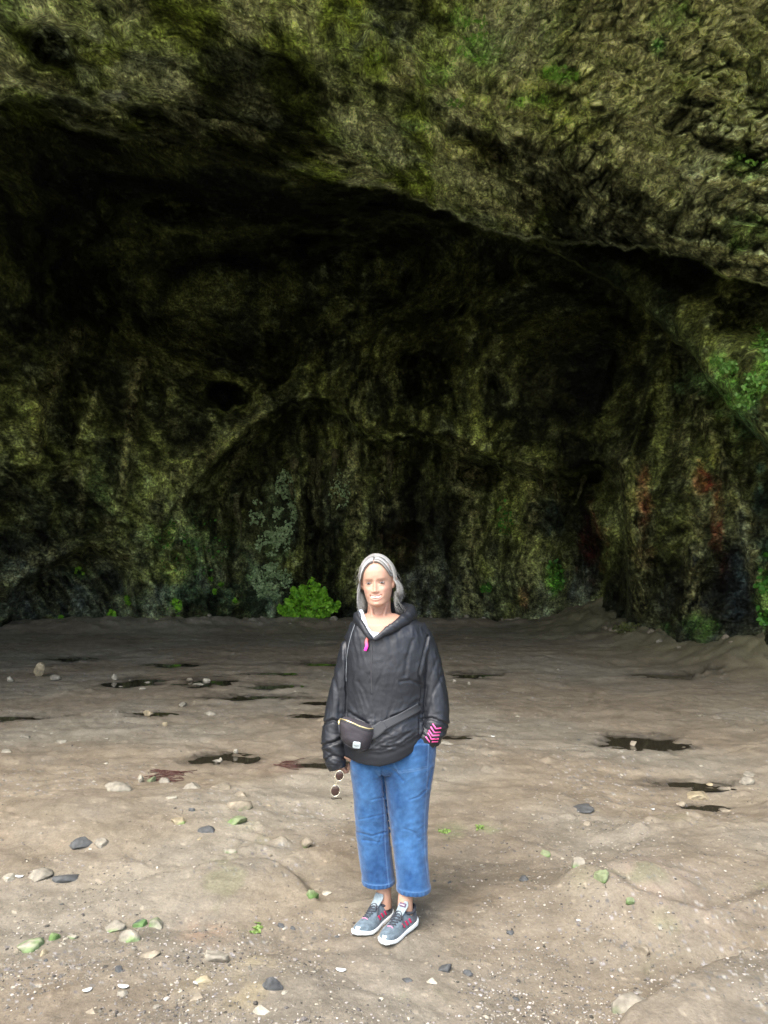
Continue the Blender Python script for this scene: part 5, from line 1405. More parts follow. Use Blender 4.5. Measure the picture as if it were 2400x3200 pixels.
# strap and side wing
def band(pts, hws, off, bv, th=.0022):
    P, Hh = resample(np.array(pts, float), np.array([(h, h) for h in hws], float), 6)
    T = np.gradient(P, axis=0); T /= np.linalg.norm(T, axis=1)[:, None]; Nn = np.stack([-T[:, 1], T[:, 0]], -1)
    V = []; F = []; K = 7
    for i in range(len(P)):
        for j in range(K):
            q = P[i] + Nn[i] * Hh[i, 0] * (j / (K - 1) * 2 - 1)
            V.append(hit(bv, q[0], q[1], off, W(q[0], q[1], -.14))[0])
    V = np.array(V).reshape(len(P), K, 3)
    for _ in range(6):      # a taut strap bridges the folds below it
        W2 = V.copy(); W2[1:-1] = (V[:-2] + V[2:] + V[1:-1]) / 3; W2[:, 1:-1] = (W2[:, :-2] + W2[:, 2:] + W2[:, 1:-1]) / 3
        V = W2
    V[:, :, 1] -= .004
    V = V.reshape(-1, 3)
    for i in range(len(P) - 1):
        for j in range(K - 1): F.append((i * K + j, i * K + j + 1, (i + 1) * K + j + 1, (i + 1) * K + j))
    return V.tolist(), F
so = pyobj('strap', band([(1160, 2290), (1190, 2272), (1230, 2250), (1270, 2230), (1308, 2208)], [16, 15, 14, 13, 12], .006, JB), simple('webbing', (.035, .038, .042), .75, (500, .5, .001)), bag)
so.modifiers.new('t', 'SOLIDIFY').thickness = -.003
so = pyobj('strap_wing', band([(1158, 2288), (1175, 2284), (1200, 2262)], [22, 20, 15], .012, JB), simple('wing', (.040, .043, .047), .8, (500, .5, .001)), bag)
so.modifiers.new('t', 'SOLIDIFY').thickness = -.004
# patch
c4 = [(1103, 2316), (1126, 2319), (1126, 2341), (1103, 2338)]
cen, nn_ = hit(PB, 1114.5, 2328, .003)
xv = hit(PB, 1124, 2329.5)[0] - hit(PB, 1105, 2326.5)[0]
PM = basis(cen, xv, nn_)
n = 32; t = np.linspace(0, 2 * math.pi, n, endpoint=False)
rx = np.sign(np.cos(t)) * np.abs(np.cos(t)) ** .4 * .0170; ry = np.sign(np.sin(t)) * np.abs(np.sin(t)) ** .4 * .0170
rg = lambda z, k=1: np.array([PM @ Vector((a * k, b * k, z)) for a, b in zip(rx, ry)])
pyobj('logo_patch', loft([rg(-.004), rg(0), rg(.0012, .95)]), M_PATCH, bag, False)
text_mesh('Herschel', .0068, M_TXT, bag, PM @ Matrix.Translation((0, .001, .0018)), 'patch_text')
text_mesh('SUPPLY', .004, M_TXT, bag, PM @ Matrix.Translation((0, -.006, .0018)), 'patch_text')

# ---- sunglasses hanging from the hand
gl = bpy.data.objects.new('sunglasses', None); COL.objects.link(gl)
tag(gl, "gold rimmed sunglasses with dark lenses dangling from the woman's hand", 'sunglasses')
M_RIM = simple('gold_rim', (.80, .74, .55), .25, None, 0, Metallic=.8)
m = NT('dark_lens'); m.set(Base_Color=(.030, .014, .010), Roughness=.06); m.b.inputs['Specular IOR Level'].default_value = .9
M_LENS = m.m
def lens(cx, cy, rx, ry, rot, dy):
    a = np.linspace(0, 2 * math.pi, 36, endpoint=False)
    def pt(t, k, d_): 
        u = math.cos(t) * rx * k; v = math.sin(t) * ry * k
        return W(cx + u * math.cos(rot) - v * math.sin(rot), cy + u * math.sin(rot) + v * math.cos(rot), dy + d_)
    rings = [np.array([pt(t, k, -.003 * (1 - k * k)) for t in a]) for k in (1, .8, .55, .3, .05)]
    rb = [np.array([pt(t, k, .002 - .003 * (1 - k * k)) for t in a]) for k in (.05, .5, 1)]
    pyobj('lens', loft(rb + rings), M_LENS, gl)
    P = [pt(t, 1, 0) for t in np.linspace(0, 2 * math.pi, 37)]
    pyobj('rim', tube(P, [.0016] * 37, n=8, up=(0, 1, 0)), M_RIM, gl)
lens(1061, 2424, 13, 16, .2, -.085); lens(1048, 2471, 14, 18, .25, -.085)
for pts in ([(1046, 2425), (1047, 2440), (1049, 2453)], [(1052, 2440), (1053, 2447), (1050, 2455)]):
    pyobj('bridge', tube([W(a, b, -.087) for a, b in pts], [.0016] * 3, n=8, sub=4), M_RIM, gl)
pyobj('temple_arm', tube([W(1036, 2492, -.085), W(1040, 2497, -.07), W(1064, 2494, .02), W(1066, 2498, .045)], [.0018, .0022, .0025, .003], n=8, sub=4), M_LENS, gl)
pyobj('temple_arm', tube([W(1046, 2412, -.085), W(1048, 2408, -.07), W(1055, 2404, .02), W(1057, 2408, .045)], [.0018, .0022, .0025, .003], n=8, sub=4), M_RIM, gl)
#==PART3==

# ---------------------------------------------------------------- plants, stones and small things
rnd = np.random.RandomState(21)
def leaf_mat(name, a, b):
    m = NT(name); oi = m.n('ShaderNodeVertexColor', layer_name='Col').outputs[0]
    m.set(Base_Color=oi, Roughness=.55)
    tr = m.n('ShaderNodeBsdfTranslucent'); m.l(oi, tr.inputs[0]); mx = m.n('ShaderNodeMixShader'); mx.inputs[0].default_value = .25
    out = m.t.nodes['Material Output']; m.l(m.b.outputs[0], mx.inputs[1]); m.l(tr.outputs[0], mx.inputs[2]); m.l(mx.outputs[0], out.inputs[0])
    return m.m
M_LEAF = leaf_mat('green_leaf', 0, 0)
M_STEM = simple('plant_stem', (.09, .10, .03), .8)

def leaves(name, C, Nn, size, ca, cb, parent=None, spread=.9):
    """one mesh of many small bent leaves at centres C with outward normals Nn"""
    n = len(C); V = np.zeros((n, 6, 3)); Cc = np.zeros((n, 6, 3))
    for i in range(n):
        nn = Nn[i] + rnd.normal(size=3) * spread * .6; nn /= np.linalg.norm(nn)
        t = np.cross(nn, rnd.normal(size=3)); t /= np.linalg.norm(t); b = np.cross(nn, t); s = size * (.5 + rnd.rand())
        V[i] = [C[i] - t * s * .55, C[i] - t * s * .1 + b * s * .42, C[i] - t * s * .1 - b * s * .42, C[i] + t * s * .35 + b * s * .3 - nn * s * .12, C[i] + t * s * .35 - b * s * .3 - nn * s * .12, C[i] + t * s * .7 - nn * s * .25]
        k = rnd.rand(); Cc[i] = np.array(ca) * (1 - k) + np.array(cb) * k
    F = []
    for i in range(n):
        q = i * 6; F += [(q, q + 1, q + 2), (q + 1, q + 3, q + 4), (q + 1, q + 4, q + 2), (q + 3, q + 5, q + 4)]
    return mesh_np(name, V.reshape(-1, 3), np.array(F), M_LEAF, parent, smooth=False, colors=Cc.reshape(-1, 3))

def bush(px, py, wpx, hpx, n, size, label, ca, cb, lobes=7, group=None, Y=None):
    """leafy plant rooted at the foot of the wall; px,py = middle of its foot"""
    if Y is None:
        p = floor_at(px, py); Y = p[1]
    k = Y / FPX; w_, h_ = wpx * k, hpx * k
    base = np.array(at(px, py, Y)); base[2] = gz(base[0], base[1]) - .02
    root = bpy.data.objects.new('leafy_plant', None); COL.objects.link(root); root.location = base
    tag(root, label, 'plant', group)
    C = []; Nn = []; stems = []
    for l in range(lobes):
        u = (l + .5) / lobes * 2 - 1; u += rnd.uniform(-.1, .1)
        top = h_ * np.interp(u, [-1, -.6, -.2, .15, .4, .7, 1], [.30, .55, .88, 1.0, .80, .58, .34]) * rnd.uniform(.7, 1.08); xo = u * w_ / 2
        yo = rnd.uniform(-.25, .05) * w_
        stems.append(tube([(0 + xo * .2, yo * .2, -.02), (xo * .7, yo * .7, top * .5), (xo, yo, top * .92)], [.012 * (h_ + .3), .008 * (h_ + .3), .003], n=6, sub=4))
        m_ = n // lobes
        for i in range(m_):
            t = rnd.rand() ** .7; r = w_ / lobes * (.35 + 1.2 * math.sin(math.pi * min(t * .9 + .1, 1)))
            v = rnd.normal(size=3); v /= np.linalg.norm(v); rr = r * (.45 + .55 * rnd.rand())
            q = np.array([xo * (.25 + .75 * t), yo * t, top * t]) + v * rr * [1, .8, .75]
            if fbm(np.array([(q + base) * 3.3 / max(h_, .3)]), 2)[0] < -.18: continue
            q[2] = max(q[2], .01)
            C.append(q); Nn.append(v + [0, -.3, .5])
    pyobj('stem', join(*stems), M_STEM, root)
    leaves('foliage', np.array(C), np.array(Nn), size, ca, cb, root)
    return root
GA, GB = (.10, .30, .015), (.30, .62, .04)
bush(968, 1960, 195, 140, 4200, .06, 'largest bright green leafy bush at the foot of the back wall', GA, GB, 9)
bush(545, 1965, 50, 68, 240, .07, 'upright bright green plant at the back wall, halfway between left edge and big bush', GA, GB, 3)
bush(1095, 1945, 40, 58, 200, .07, 'small bright green plant just right of the big bush, beside the woman', (.1, .3, .02), GB, 3)
bush(345, 1965, 32, 22, 90, .06, 'low green tuft at the wall foot below the leftmost leafy sprig', GA, GB, 3)
bush(190, 1968, 16, 18, 40, .05, 'tiny green tuft at the far left of the wall foot', GA, GB, 2)
bush(830, 1945, 30, 28, 80, .05, 'tiny green plant left of the big bush', (.1, .25, .03), GA, 2)
bush(2180, 2035, 110, 75, 500, .05, 'dark green weeds growing at the foot of the right wall', (.03, .09, .015), (.10, .24, .03), 6)
bush(1960, 2020, 90, 40, 260, .04, 'low olive weeds on the rubble mound by the rock pillar', (.06, .08, .02), (.16, .18, .05), 6)

def wall_leaves(name, label, spots, size, ca, cb, kind=None, cat='creeper'):
    C = []; Nn = []
    for (cx, cy, rx, ry, n) in spots:
        for i in range(n):
            a = rnd.rand() * 6.28; r = math.sqrt(rnd.rand())
            x = cx + math.cos(a) * r * rx; y = cy + math.sin(a) * r * ry
            p, nn = on_wall(x, y)
            if n > 60 and fbm(np.array([p * 2.6]), 3)[0] < -.05: continue
            C.append(p + nn * size * rnd.uniform(.2, .9)); Nn.append(nn)
    o = leaves(name, np.array(C), np.array(Nn), size, ca, cb, None, .8)
    return tag(o, label, cat, None, kind)
wall_leaves('creeping_plant', 'pale grey-green creeper hanging down the back wall left of the woman', [(890, 1580, 38, 110, 1500), (850, 1700, 55, 40, 700), (850, 1820, 62, 60, 1100), (800, 1610, 25, 50, 220), (1060, 1530, 35, 60, 260)], .052, (.24, .36, .16), (.50, .64, .36), 'stuff')
wall_leaves('creeping_plant', 'bright green mossy growth on the lit rock rib at the right edge', [(2280, 1150, 35, 24, 260), (2320, 1245, 45, 40, 380), (2240, 1130, 20, 14, 60), (2350, 1180, 25, 50, 120), (2385, 1130, 20, 100, 300)], .035, (.10, .30, .03), (.30, .52, .14), 'stuff')
wall_leaves('moss', 'bright moss tufts growing on the lit cave roof', [(1500, 150, 70, 45, 500), (1755, 235, 55, 25, 260), (2055, 140, 20, 28, 120), (1480, 70, 40, 30, 100), (1420, 320, 30, 14, 60), (2340, 500, 60, 20, 150)], .035, (.14, .34, .04), (.32, .56, .10), 'stuff', 'moss')
wall_leaves('moss', 'deep green moss on the lower back wall right of the woman', [(1735, 1800, 28, 55, 300), (1515, 1840, 16, 12, 60), (1570, 1620, 30, 60, 60), (2390, 1840, 25, 120, 300), (600, 1700, 120, 110, 160)], .06, (.04, .15, .02), (.12, .36, .04), 'stuff', 'moss')
for (x, y, n, lb) in [(400, 1878, 75, 'leafy green sprig on the wall ledge above the low green tuft'), (355, 1925, 30, 'small dull green sprig on the left wall, just under the leafy ledge sprig'), (655, 1812, 16, 'single bright leaf cluster high on the dark back wall'), (688, 1828, 18, 'bright leaf cluster on the dark wall beside a stalactite foot'), (668, 1850, 14, 'lowest of the three tiny leaf clusters on the dark wall'),
                      (245, 1785, 60, 'green leaves under the left rock brow'), (735, 1880, 14, 'tiny leaf cluster on the dark wall nearest the big bush')]:
    k = 1 + n / 60
    o = wall_leaves('leaf_sprig', lb, [(x, y, 6 * k, 6 * k, n * 2)], .06, (.10, .28, .02), (.30, .60, .05), None, 'plant')

# stalactites under the arch
ROCKV = [.085, .085, .04]
def stalactite(px, py0, py1, wpx, label):
    a, n = on_wall(px, (py0 + py1) / 2); Y = a[1] + .02; k = Y / FPX
    A = np.array(at(px, py0 - 15, Y)); B = np.array(at(px + rnd.uniform(-8, 8), py1, Y)); t = np.linspace(0, 1, 12)
    pts = [A + (B - A) * q + np.array([.05 * math.sin(q * 5 + px), 0, 0]) for q in t]
    vf = tube(pts, [wpx * k * .5 * (1 - q) ** .8 * (1 + .35 * math.sin(q * 9 + px)) + .012 for q in t], n=18, sub=4)
    v = np.array(vf[0]); c = np.repeat(np.array([pts]), 1, 0)[0].mean(0)
    out = v - np.array([A[0], A[1], 0]); out[:, 2] = 0; out /= np.linalg.norm(out, axis=1)[:, None] + 1e-9
    v += out * (.10 * fbm(v * [5, 5, 2.2], 3) * np.clip((v[:, 2] - B[2]) / (A[2] - B[2]), .1, 1))[:, None]
    o = mesh_np('stalactite', v[:0], np.zeros((0, 4), int)) if False else pyobj('stalactite', (v.tolist(), vf[1]), M_ROCK)
    col_ = np.ones((len(v), 4)); col_[:, :3] = np.array(ROCKV) * (1 + .8 * fbm(v * 4, 3))[:, None]
    o.data.color_attributes.new('Col', 'FLOAT_COLOR', 'POINT').data.foreach_set('color', np.clip(col_, .01, 1).ravel())
    tag(o, label, 'stalactite', 'stalactites hanging from the arch')
for a_ in [(962, 1450, 1655, 34, 'long thin stalactite left of the dark cleft in the back wall'), (1002, 1430, 1635, 30, 'long stalactite just right of the dark cleft'), (912, 1450, 1560, 26, 'short stalactite at the left end of the arch'), (1045, 1420, 1560, 26, 'stalactite third along to the right of the dark cleft'),
           (1212, 1400, 1600, 30, 'single long stalactite above the woman, right of her head'), (1692, 1455, 1545, 26, 'small pale stalactite under the right half of the arch'), (1742, 1455, 1560, 22, 'small stalactite next to the pale one under the right half of the arch'), (1815, 1470, 1560, 30, 'blunt stalactite nearest the rock pillar'), (745, 1560, 1680, 24, 'stalactite on the left wall above the leaf clusters')]:
    stalactite(*a_)

# stones -------------------------------------------------------
M_STONE = vc_mat('loose_stone', .8, (40, .5, .006), .3, 0, 0, (30, .3))
def ico(sub):
    bm = bmesh.new(); bmesh.ops.create_icosphere(bm, subdivisions=sub, radius=1)
    V = np.array([v.co for v in bm.verts]); F = np.array([[v.index for v in f.verts] for f in bm.faces]); bm.free(); return V, F
ICO3 = ico(4); ICO2 = ico(2); ICO1 = ico(1)
def stone_shape(seed, base, facets=12, rough=.22):
    V = base[0].copy(); r = np.random.RandomState(seed)
    for k in range(facets):
        n = r.normal(size=3); n /= np.linalg.norm(n); d = r.uniform(.42, .8); q = V @ n; V -= np.outer(np.maximum(q - d, 0) * .9, n)
    V += V * (rough * fbm(V * 1.7 + seed, 4))[:, None]
    return V
TAN, PALE, GREY, DARK, GREEN, BUFF = (.22, .19, .14), (.34, .315, .25), (.24, .22, .175), (.075, .078, .078), (.17, .20, .11), (.29, .245, .16)
def stone(px, py, wpx, hpx, col, label, seed, moss=0.0, sink=.3, group=None, rot=None, cat='stone', lite=1):
    p = floor_at(px, py); k = p[1] / FPX; w_ = wpx * k / 2
    dist = math.hypot(p[1], CAMH); h_ = min(hpx * k / 2 * 1.25, w_ * 1.1)
    V = stone_shape(seed, ICO3); r = np.random.RandomState(seed + 5)
    V = V * [w_, w_ * r.uniform(.7, 1.0), h_]; a = r.uniform(-.5, .5) if rot is None else rot
    c, s_ = math.cos(a), math.sin(a); V = V @ np.array([[c, s_, 0], [-s_, c, 0], [0, 0, 1]])
    if sink >= .25: sink = .5 + .3 * (sink - .25)
    z = gz(p[0], p[1]); pos = np.array([p[0], p[1], z + h_ * (1 - 2 * sink)])
    cc = np.tile(col, (len(V), 1)) * (1 + .55 * fbm((V + pos) * 14, 4))[:, None]
    if moss:
        m_ = ss(-.1, .3, fbm((V + pos) * 9 + 3, 3) + moss - .5 - .5 * V[:, 1] / w_ * .5 - .6 * V[:, 2] / h_ * .6)[:, None]
        cc = cc * (1 - m_ * .75) + np.array([.085, .17, .04]) * m_ * .75
    o = mesh_np('stone', V, ICO3[1], M_STONE, colors=np.clip(cc, .01, .7)); o.location = pos
    return tag(o, label, cat, group)
ST = [(122, 2112, 46, 42, BUFF, 'rounded buff boulder between two pale flat stones at the far left', 0, .12), (32, 2125, 26, 16, PALE, 'small pale stone left of the rounded buff boulder', 0, .2), (172, 2122, 44, 15, GREY, 'flat grey stone touching the right side of the buff boulder', 0, .2),
      (357, 2126, 24, 22, PALE, 'pale stone at the left end of the long far puddle', 0, .15), (460, 2134, 34, 15, PALE, 'whitish flat stone in the middle of the long far puddle', 0, .2), (592, 2132, 22, 14, TAN, 'small tan stone just left of the second far puddle', 0, .2), (645, 2132, 26, 13, PALE, 'white-streaked stone standing in the second far puddle', 0, .2), (622, 2146, 40, 9, PALE, 'low white rock strip in the front of the second far puddle', 0, .2),
      (464, 2240, 46, 24, BUFF, 'pointed cream stone beside a small dark puddle on the left', 0, .15), (515, 2282, 18, 15, BUFF, 'little cream pebble below the pointed cream stone', 0, .15), (735, 2367, 18, 22, PALE, 'upright white stone at the back of the left puddle', 0, .1), (680, 2393, 34, 12, PALE, 'pale flat stone in the front of the left puddle', 0, .2), (690, 2392, 14, 14, PALE, 'tiny round white stone in the left puddle', 0, .1),
      (445, 2160, 30, 10, GREY, 'grey slab in front of the long far puddle', 0, .3), (380, 2150, 20, 10, PALE, 'pale chip at the lower left of the long far puddle', 0, .3), (570, 2205, 36, 18, GREY, 'grey lump between the two rows of far puddles', 0, .3), (655, 2235, 50, 20, GREY, 'low grey-brown rock right of the cream stones', 0, .35), (190, 2320, 50, 22, GREY, 'low rounded rock on the left part of the floor', 0, .35),
      (80, 2310, 44, 18, GREY, 'half-buried grey rock near the left edge', 0, .35), (20, 2360, 50, 24, GREY, 'grey rock cut off by the left edge of the picture', 0, .35), (2003, 2322, 14, 24, PALE, 'white stone standing in the big right-hand puddle', 0, .1), (1978, 2328, 26, 18, TAN, 'tan stone left of the white one in the big right-hand puddle', 0, .15),
      (1418, 2130, 14, 12, PALE, 'pale pebble in the puddle just right of the woman', 0, .2), (1465, 2132, 12, 10, PALE, 'second pale pebble in the puddle just right of the woman', 0, .2), (1400, 2340, 50, 20, GREY, 'grey rock beside the right sleeve cuff', 0, .35), (1470, 2355, 40, 16, TAN, 'brown rock to the right of the rock by the cuff', 0, .35), (1530, 2375, 34, 14, GREY, 'low lump third from the woman at hip height', 0, .35),
      (2180, 2462, 80, 40, BUFF, 'rounded brown boulder in the stony hollow at the right', 0, .3), (2130, 2492, 34, 18, TAN, 'smooth brown stone left of the rounded boulder', 0, .2), (2330, 2432, 56, 34, GREY, 'grey rock near the right edge behind the hollow', 0, .3), (2340, 2410, 50, 16, GREY, 'flat slab behind the grey rock near the right edge', 0, .3), (2265, 2500, 50, 18, TAN, 'flat tan stone in front of the hollow', 0, .3), (2215, 2432, 26, 10, BUFF, 'cream flake lying in the stony hollow', 0, .2),
      (1815, 2532, 92, 18, DARK, 'long dark slate lying flat right of the woman at knee height', 0, .35), (1830, 2588, 34, 26, TAN, 'tan wedge stone below the long dark slate', 0, .3), (1705, 2675, 36, 34, GREEN, 'squarish grey-green stone right of the woman at shin height', .5, .3), (1635, 2762, 40, 24, DARK, 'dark stone right of the jeans hem', 0, .3), (1805, 2780, 50, 46, GREY, 'pointed grey-green rock wedge in front of the smooth hump', .4, .3), (1882, 2820, 50, 60, GREEN, 'mossy slab leaning beside the pointed wedge', .6, .3),
      (1970, 2865, 34, 34, GREEN, 'small white-green stone right of the mossy slab', .4, .25), (2010, 2940, 70, 46, TAN, 'curved tan stone at the lower right', .1, .4), (1955, 3085, 150, 70, GREY, 'broad pale green-grey slab at the bottom right', .25, .4), (1390, 3005, 58, 34, DARK, 'dark angular stone in front of the shoes', 0, .35), (1460, 3010, 34, 20, DARK, 'small dark stone right of the dark angular one', 0, .35), (1272, 3050, 34, 24, DARK, 'small black stone below the right shoe', 0, .3), (1350, 3050, 34, 30, PALE, 'white stone chip between the black stone and the dark angular stone', 0, .35),
      (2270, 2980, 40, 16, DARK, 'thin dark chip on the ledge at the lower right', 0, .35), (1595, 2895, 24, 22, DARK, 'small dark chip right of the shoes', 0, .3),
      (100, 2945, 110, 50, PALE, 'pale rock with green algae at the lower left, largest on the left', .75, .35), (170, 2930, 40, 40, GREEN, 'green stone touching the largest pale mossy rock', .7, .3), (138, 2975, 34, 24, BUFF, 'yellowish stone in front of the largest pale mossy rock', .3, .3), (228, 2922, 36, 22, GREY, 'small grey stone right of the green stone', .3, .3), (350, 2895, 80, 40, GREY, 'grey-green flat rock, first of the mossy trio', .6, .4), (400, 2935, 80, 46, GREY, 'long mossy rock slanting down to the right, middle of the mossy trio', .6, .35),
      (438, 2880, 50, 34, DARK, 'dark rock with a bright green side behind the mossy trio', .8, .3), (490, 2880, 66, 38, GREY, 'pale pyramid rock, right end of the mossy trio', .5, .3), (975, 2790, 50, 36, GREEN, 'small green-footed stone left of the shoes', .7, .35), (1020, 2762, 36, 12, PALE, 'thin white stone above the green-footed stone', 0, .3), (960, 2645, 36, 28, TAN, 'pyramid stone left of the trouser hem', .3, .2),
      (720, 2670, 56, 26, GREY, 'low greenish stone on the left floor hump', .3, .35), (735, 2590, 86, 40, GREEN, 'grey-green rock left of the woman at knee height', .35, .35), (750, 2538, 86, 40, TAN, 'tan rock behind the grey-green one left of the knees', .2, .35), (560, 2605, 56, 30, BUFF, 'cream rock with a spot of bright green in the left field', .5, .3), (640, 2620, 60, 30, DARK, 'dark rock right of the cream rock with the green spot', 0, .35), (535, 2527, 36, 16, PALE, 'small white rock in the left field', 0, .3),
      (365, 2503, 100, 40, GREY, 'large flat grey rock with a green fleck in the left field', .4, .4), (600, 2482, 70, 34, GREY, 'grey block right of the red weed', 0, .35), (440, 2465, 30, 28, PALE, 'pale stone at the foot of the red weed', 0, .2), (470, 2460, 40, 26, GREEN, 'green stone under the red weed', .4, .25), (510, 2462, 40, 22, GREY, 'grey stone at the right end of the red weed', .2, .25), (690, 2480, 90, 26, TAN, 'long low tan rock right of the grey block', 0, .4), (755, 2503, 50, 30, TAN, 'tan lump below the long low tan rock', 0, .3),
      (260, 2655, 80, 34, DARK, 'dark seamed rock on the left', 0, .4), (320, 2655, 60, 30, GREY, 'grey stone right of the dark seamed rock', 0, .35), (120, 2740, 90, 36, GREY, 'dark veined rock by the left edge', 0, .4), (210, 2740, 90, 36, DARK, 'blackish wrinkled rock right of the veined one', 0, .4), (30, 2748, 60, 30, PALE, 'white-streaked stone at the left edge', 0, .3), (600, 2562, 26, 22, DARK, 'small black scrap of rock in the left field', 0, .3),
      (370, 3038, 34, 26, DARK, 'dark pebble at the lower left', 0, .3), (388, 3108, 50, 24, GREY, 'round grey stone at the bottom left', 0, .3), (850, 3118, 70, 60, DARK, 'blue-black pointed rock at the bottom of the picture', 0, .3), (620, 3130, 60, 24, TAN, 'curved tan stone near the bottom edge', 0, .35), (820, 3180, 60, 40, PALE, 'pale stone at the bottom edge left of centre', 0, .35), (470, 2985, 60, 26, TAN, 'brown rock below the mossy trio', 0, .4), (670, 2965, 90, 50, GREY, 'greenish rock set in gravel left of the shoes', .3, .4), (880, 2858, 26, 40, DARK, 'dark upright chip left of the left shoe', 0, .3),
      (290, 3170, 50, 24, TAN, 'tan stone at the very bottom left', 0, .35), (1480, 3190, 90, 34, GREY, 'broad grey stone at the bottom edge', 0, .4), (640, 3085, 60, 26, BUFF, 'cream stone ridge above the curved tan stone', 0, .4)]
for i, q in enumerate(ST): stone(q[0], q[1] , q[2], q[3], q[4], q[5], 100 + i, q[6], q[7])

# rubble along the wall feet
for i in range(46):
    if i < 18: x = rnd.uniform(1340, 1660); y = np.interp(x, [1340, 1660], [1952, 1950]) + rnd.uniform(-6, 8)
    elif i < 36: x = rnd.uniform(1880, 2300); y = np.interp(x, [1880, 2000, 2300], [1990, 2025, 2085]) + rnd.uniform(-14, 14)
    else: x = rnd.uniform(600, 1050); y = 1960 + rnd.uniform(-6, 8)
    s_ = rnd.uniform(10, 34)
    stone(x, y, s_, s_ * rnd.uniform(.4, .7), TAN if rnd.rand() < .5 else GREY, 'lump of brown rubble lying along the foot of the cave wall', 400 + i, 0, .3, 'rubble along the wall foot')
# scattered pebbles, a few sizes, copies of a few shapes
protos = []
for k in range(8):
    V = stone_shape(600 + k, ICO2, 7) * [1, .8, .55]; c = [PALE, TAN, PALE, GREY, DARK, BUFF, TAN, PALE][k]
    cc = np.tile(c, (len(V), 1)) * (1 + .3 * fbm(V * 3, 2))[:, None]
    me = mesh_np('pebble', V, ICO2[1], M_STONE, colors=np.clip(cc, .02, .7)); protos.append((me.data, c is DARK)); bpy.data.objects.remove(me)
cnt = 0
while cnt < 130:
    x = rnd.uniform(0, 2400); y = rnd.uniform(2080, 3190)
    if rnd.rand() > .35 + .5 * (np.sin(x * .004 + y * .003) > .2): continue
    if 1090 < x < 1330 and y > 2700 and y < 2960: continue
    p = floor_at(x, y); me, dk_ = protos[rnd.randint(8)]; s_ = rnd.uniform(.006, .019) * (1 + .5 * (y < 2500))
    o = bpy.data.objects.new('pebble', me); COL.objects.link(o)
    o.location = (p[0], p[1], gz(p[0], p[1]) - s_ * .05); o.scale = (s_, s_, s_ * .8); o.rotation_euler = (rnd.uniform(-.3, .3), rnd.uniform(-.3, .3), rnd.uniform(0, 6.28))
    tag(o, 'dark loose pebble on the muddy floor' if dk_ else 'light brown or whitish loose pebble on the muddy floor', 'pebble', 'dark pebbles' if dk_ else 'light pebbles'); cnt += 1
# fine gravel, uncountable
def gravel():
    n = 13000; X = []; 
    x = rnd.uniform(-100, 2500, n * 4); y = 2050 + 1180 * rnd.rand(n * 4) ** .8
    P = np.stack([x * .0021, y * .005, 0 * x], -1); dens = fbm(P, 3) + .5 * np.exp(-((x - 1750 + (y - 2900) * .4) / 230) ** 2) * (y > 2550) + .25 * (y > 3000) + .3 * np.exp(-((x - 500) / 400) ** 2) * np.exp(-((y - 2960) / 120) ** 2)+ .3 * np.exp(-((x - 2150) / 200) ** 2) * np.exp(-((y - 2480) / 60) ** 2)
    k = rnd.rand(n * 4) < np.clip(.12 + 1.0 * dens, .03, 1); x, y = x[k][:n], y[k][:n]
    d = raydir(x, y); Y = (CAMH - zbase(0, 6.0)) / -d[:, 2] * d[:, 1]; 
    for _ in range(12): Y = (zbase(0, Y) - CAMH) / d[:, 2] * d[:, 1]
    wx = d[:, 0] / d[:, 1] * Y; z = gzv(wx, Y); n = len(x)
    b = ICO1[0]; nb = len(b); s = rnd.gamma(3, .0008, n) * (1 + .15 * Y / 3) + .0009
    sc = s[:, None] * rnd.uniform(.6, 1.3, (n, 3)) * [1, 1, .55]
    V = b[None] * (1 + .25 * rnd.normal(size=(n, nb, 1))) * sc[:, None, :] + np.stack([wx, Y, z + s * .1], -1)[:, None, :]
    F = (ICO1[1][None] + (np.arange(n) * nb)[:, None, None]).reshape(-1, 3)
    g = rnd.rand(n) ** 2.4 * .32 + .11; g[rnd.rand(n) < .10] = .06
    C = np.stack([g, g * .92, g * rnd.uniform(.70, .88, n)], -1)
    o = mesh_np('gravel', V.reshape(-1, 3), F, M_STONE, smooth=False, colors=np.repeat(C, nb, 0))
    tag(o, 'fine mixed gravel and grit scattered over the cave floor', 'gravel', kind='stuff')
gravel()
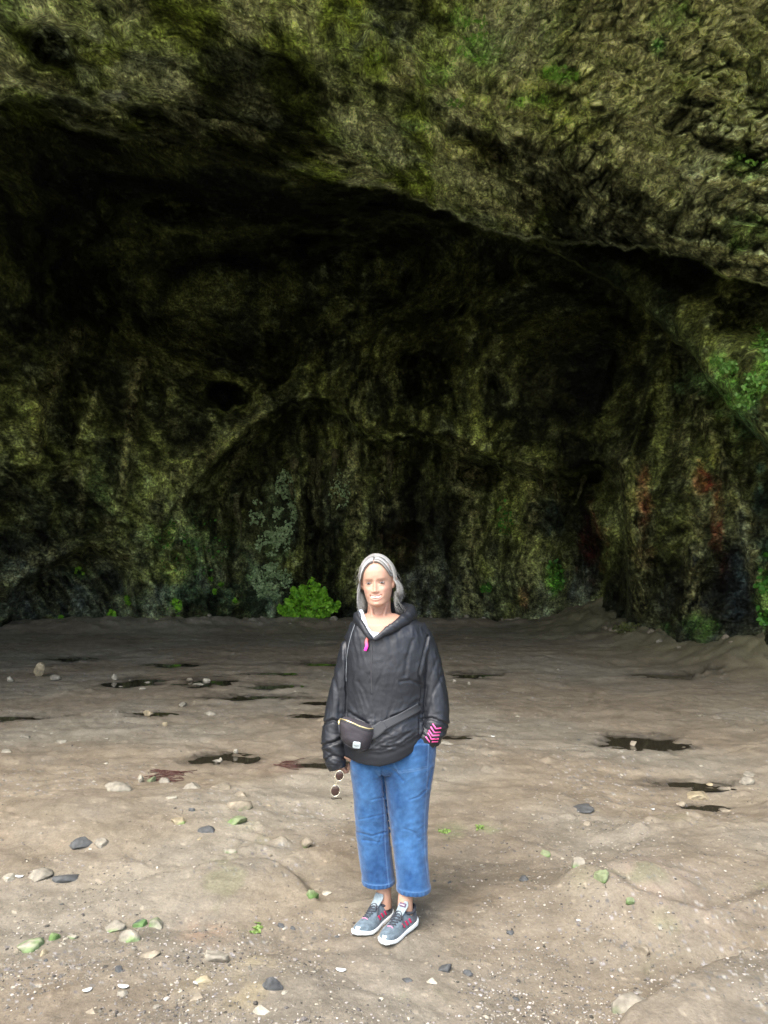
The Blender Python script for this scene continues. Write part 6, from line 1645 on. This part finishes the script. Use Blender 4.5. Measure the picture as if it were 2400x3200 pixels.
# red weed strands, shells, twigs
def weed(px, py, wpx, n, label):
    p = floor_at(px, py); k = p[1] / FPX; parts = []
    for i in range(n):
        a = p[0] + rnd.uniform(-.5, .5) * wpx * k; b = p[1] + rnd.uniform(-.12, .12); L = rnd.uniform(.08, .22); an = rnd.uniform(-.6, .6)
        pts = []
        for t in np.linspace(0, 1, 6):
            xx = a + L * t * math.cos(an); yy = b + L * t * math.sin(an) + .02 * math.sin(t * 5 + i); pts.append((xx, yy, gz(xx, yy) + .004 + .012 * math.sin(t * 3.1) * rnd.rand()))
        parts.append(tube(pts, [.0025] * 6, n=5, sub=2))
    o = pyobj('seaweed', join(*parts), simple('red_weed', (.07, .025, .018), .6)); tag(o, label, 'seaweed')
weed(490, 2442, 80, 34, 'dark red seaweed strands draped over stones on the left floor')
weed(880, 2398, 60, 16, 'thin reddish weed beside the puddle left of the woman')
for (x, y, a, lb) in [(60, 2745, .4, 'white shell sliver near the left edge'), (385, 3092, .1, 'white shell on the round grey stone at the bottom left'), (272, 3100, 1.0, 'bluish white shell left of the round grey stone'), (620, 3090, .5, 'tiny white shell near the bottom, left of centre'), (1065, 3032, .1, 'white shell fragment left of the black stone'), (1540, 2320, .2, 'white shell chip on the floor right of the hip'), (2040, 2525, .8, 'white shell flake below the right-hand hollow')]:
    p = floor_at(x, y); V = ICO2[0] * [.022, .011, .004]; V[:, 2] += .004 * (V[:, 0] / .02) ** 2
    o = mesh_np('shell', V, ICO2[1], simple('shell_white', (.7, .72, .7), .4)); o.location = (p[0], p[1], gz(p[0], p[1]) + .006); o.rotation_euler = (.1, .15, a)
    tag(o, lb, 'shell')
# low grass tufts on the ground
for (x, y, w_, lb) in [(1390, 2592, 50, 'small patch of short green growth right of the woman at knee height'), (1500, 2588, 30, 'tiny green growth beside a brown stone right of the knees'), (800, 2868, 50, 'sparse yellow-green growth left of the left shoe'), (1075, 2392, 30, 'sparse dark green growth beside the hand with the sunglasses')]:
    p = floor_at(x, y); k = p[1] / FPX; n = 34
    C = np.stack([p[0] + rnd.normal(size=n).clip(-1.6, 1.6) * w_ * k * .2, p[1] + rnd.normal(size=n).clip(-1.5, 1.5) * .025, np.zeros(n)], -1); C[:, 2] = gzv(C[:, 0], C[:, 1]) + .006
    o = leaves('ground_plant', C, np.tile([0, -.2, 1.0], (n, 1)), .014, (.10, .16, .04), (.22, .34, .08)); tag(o, lb, 'plant')
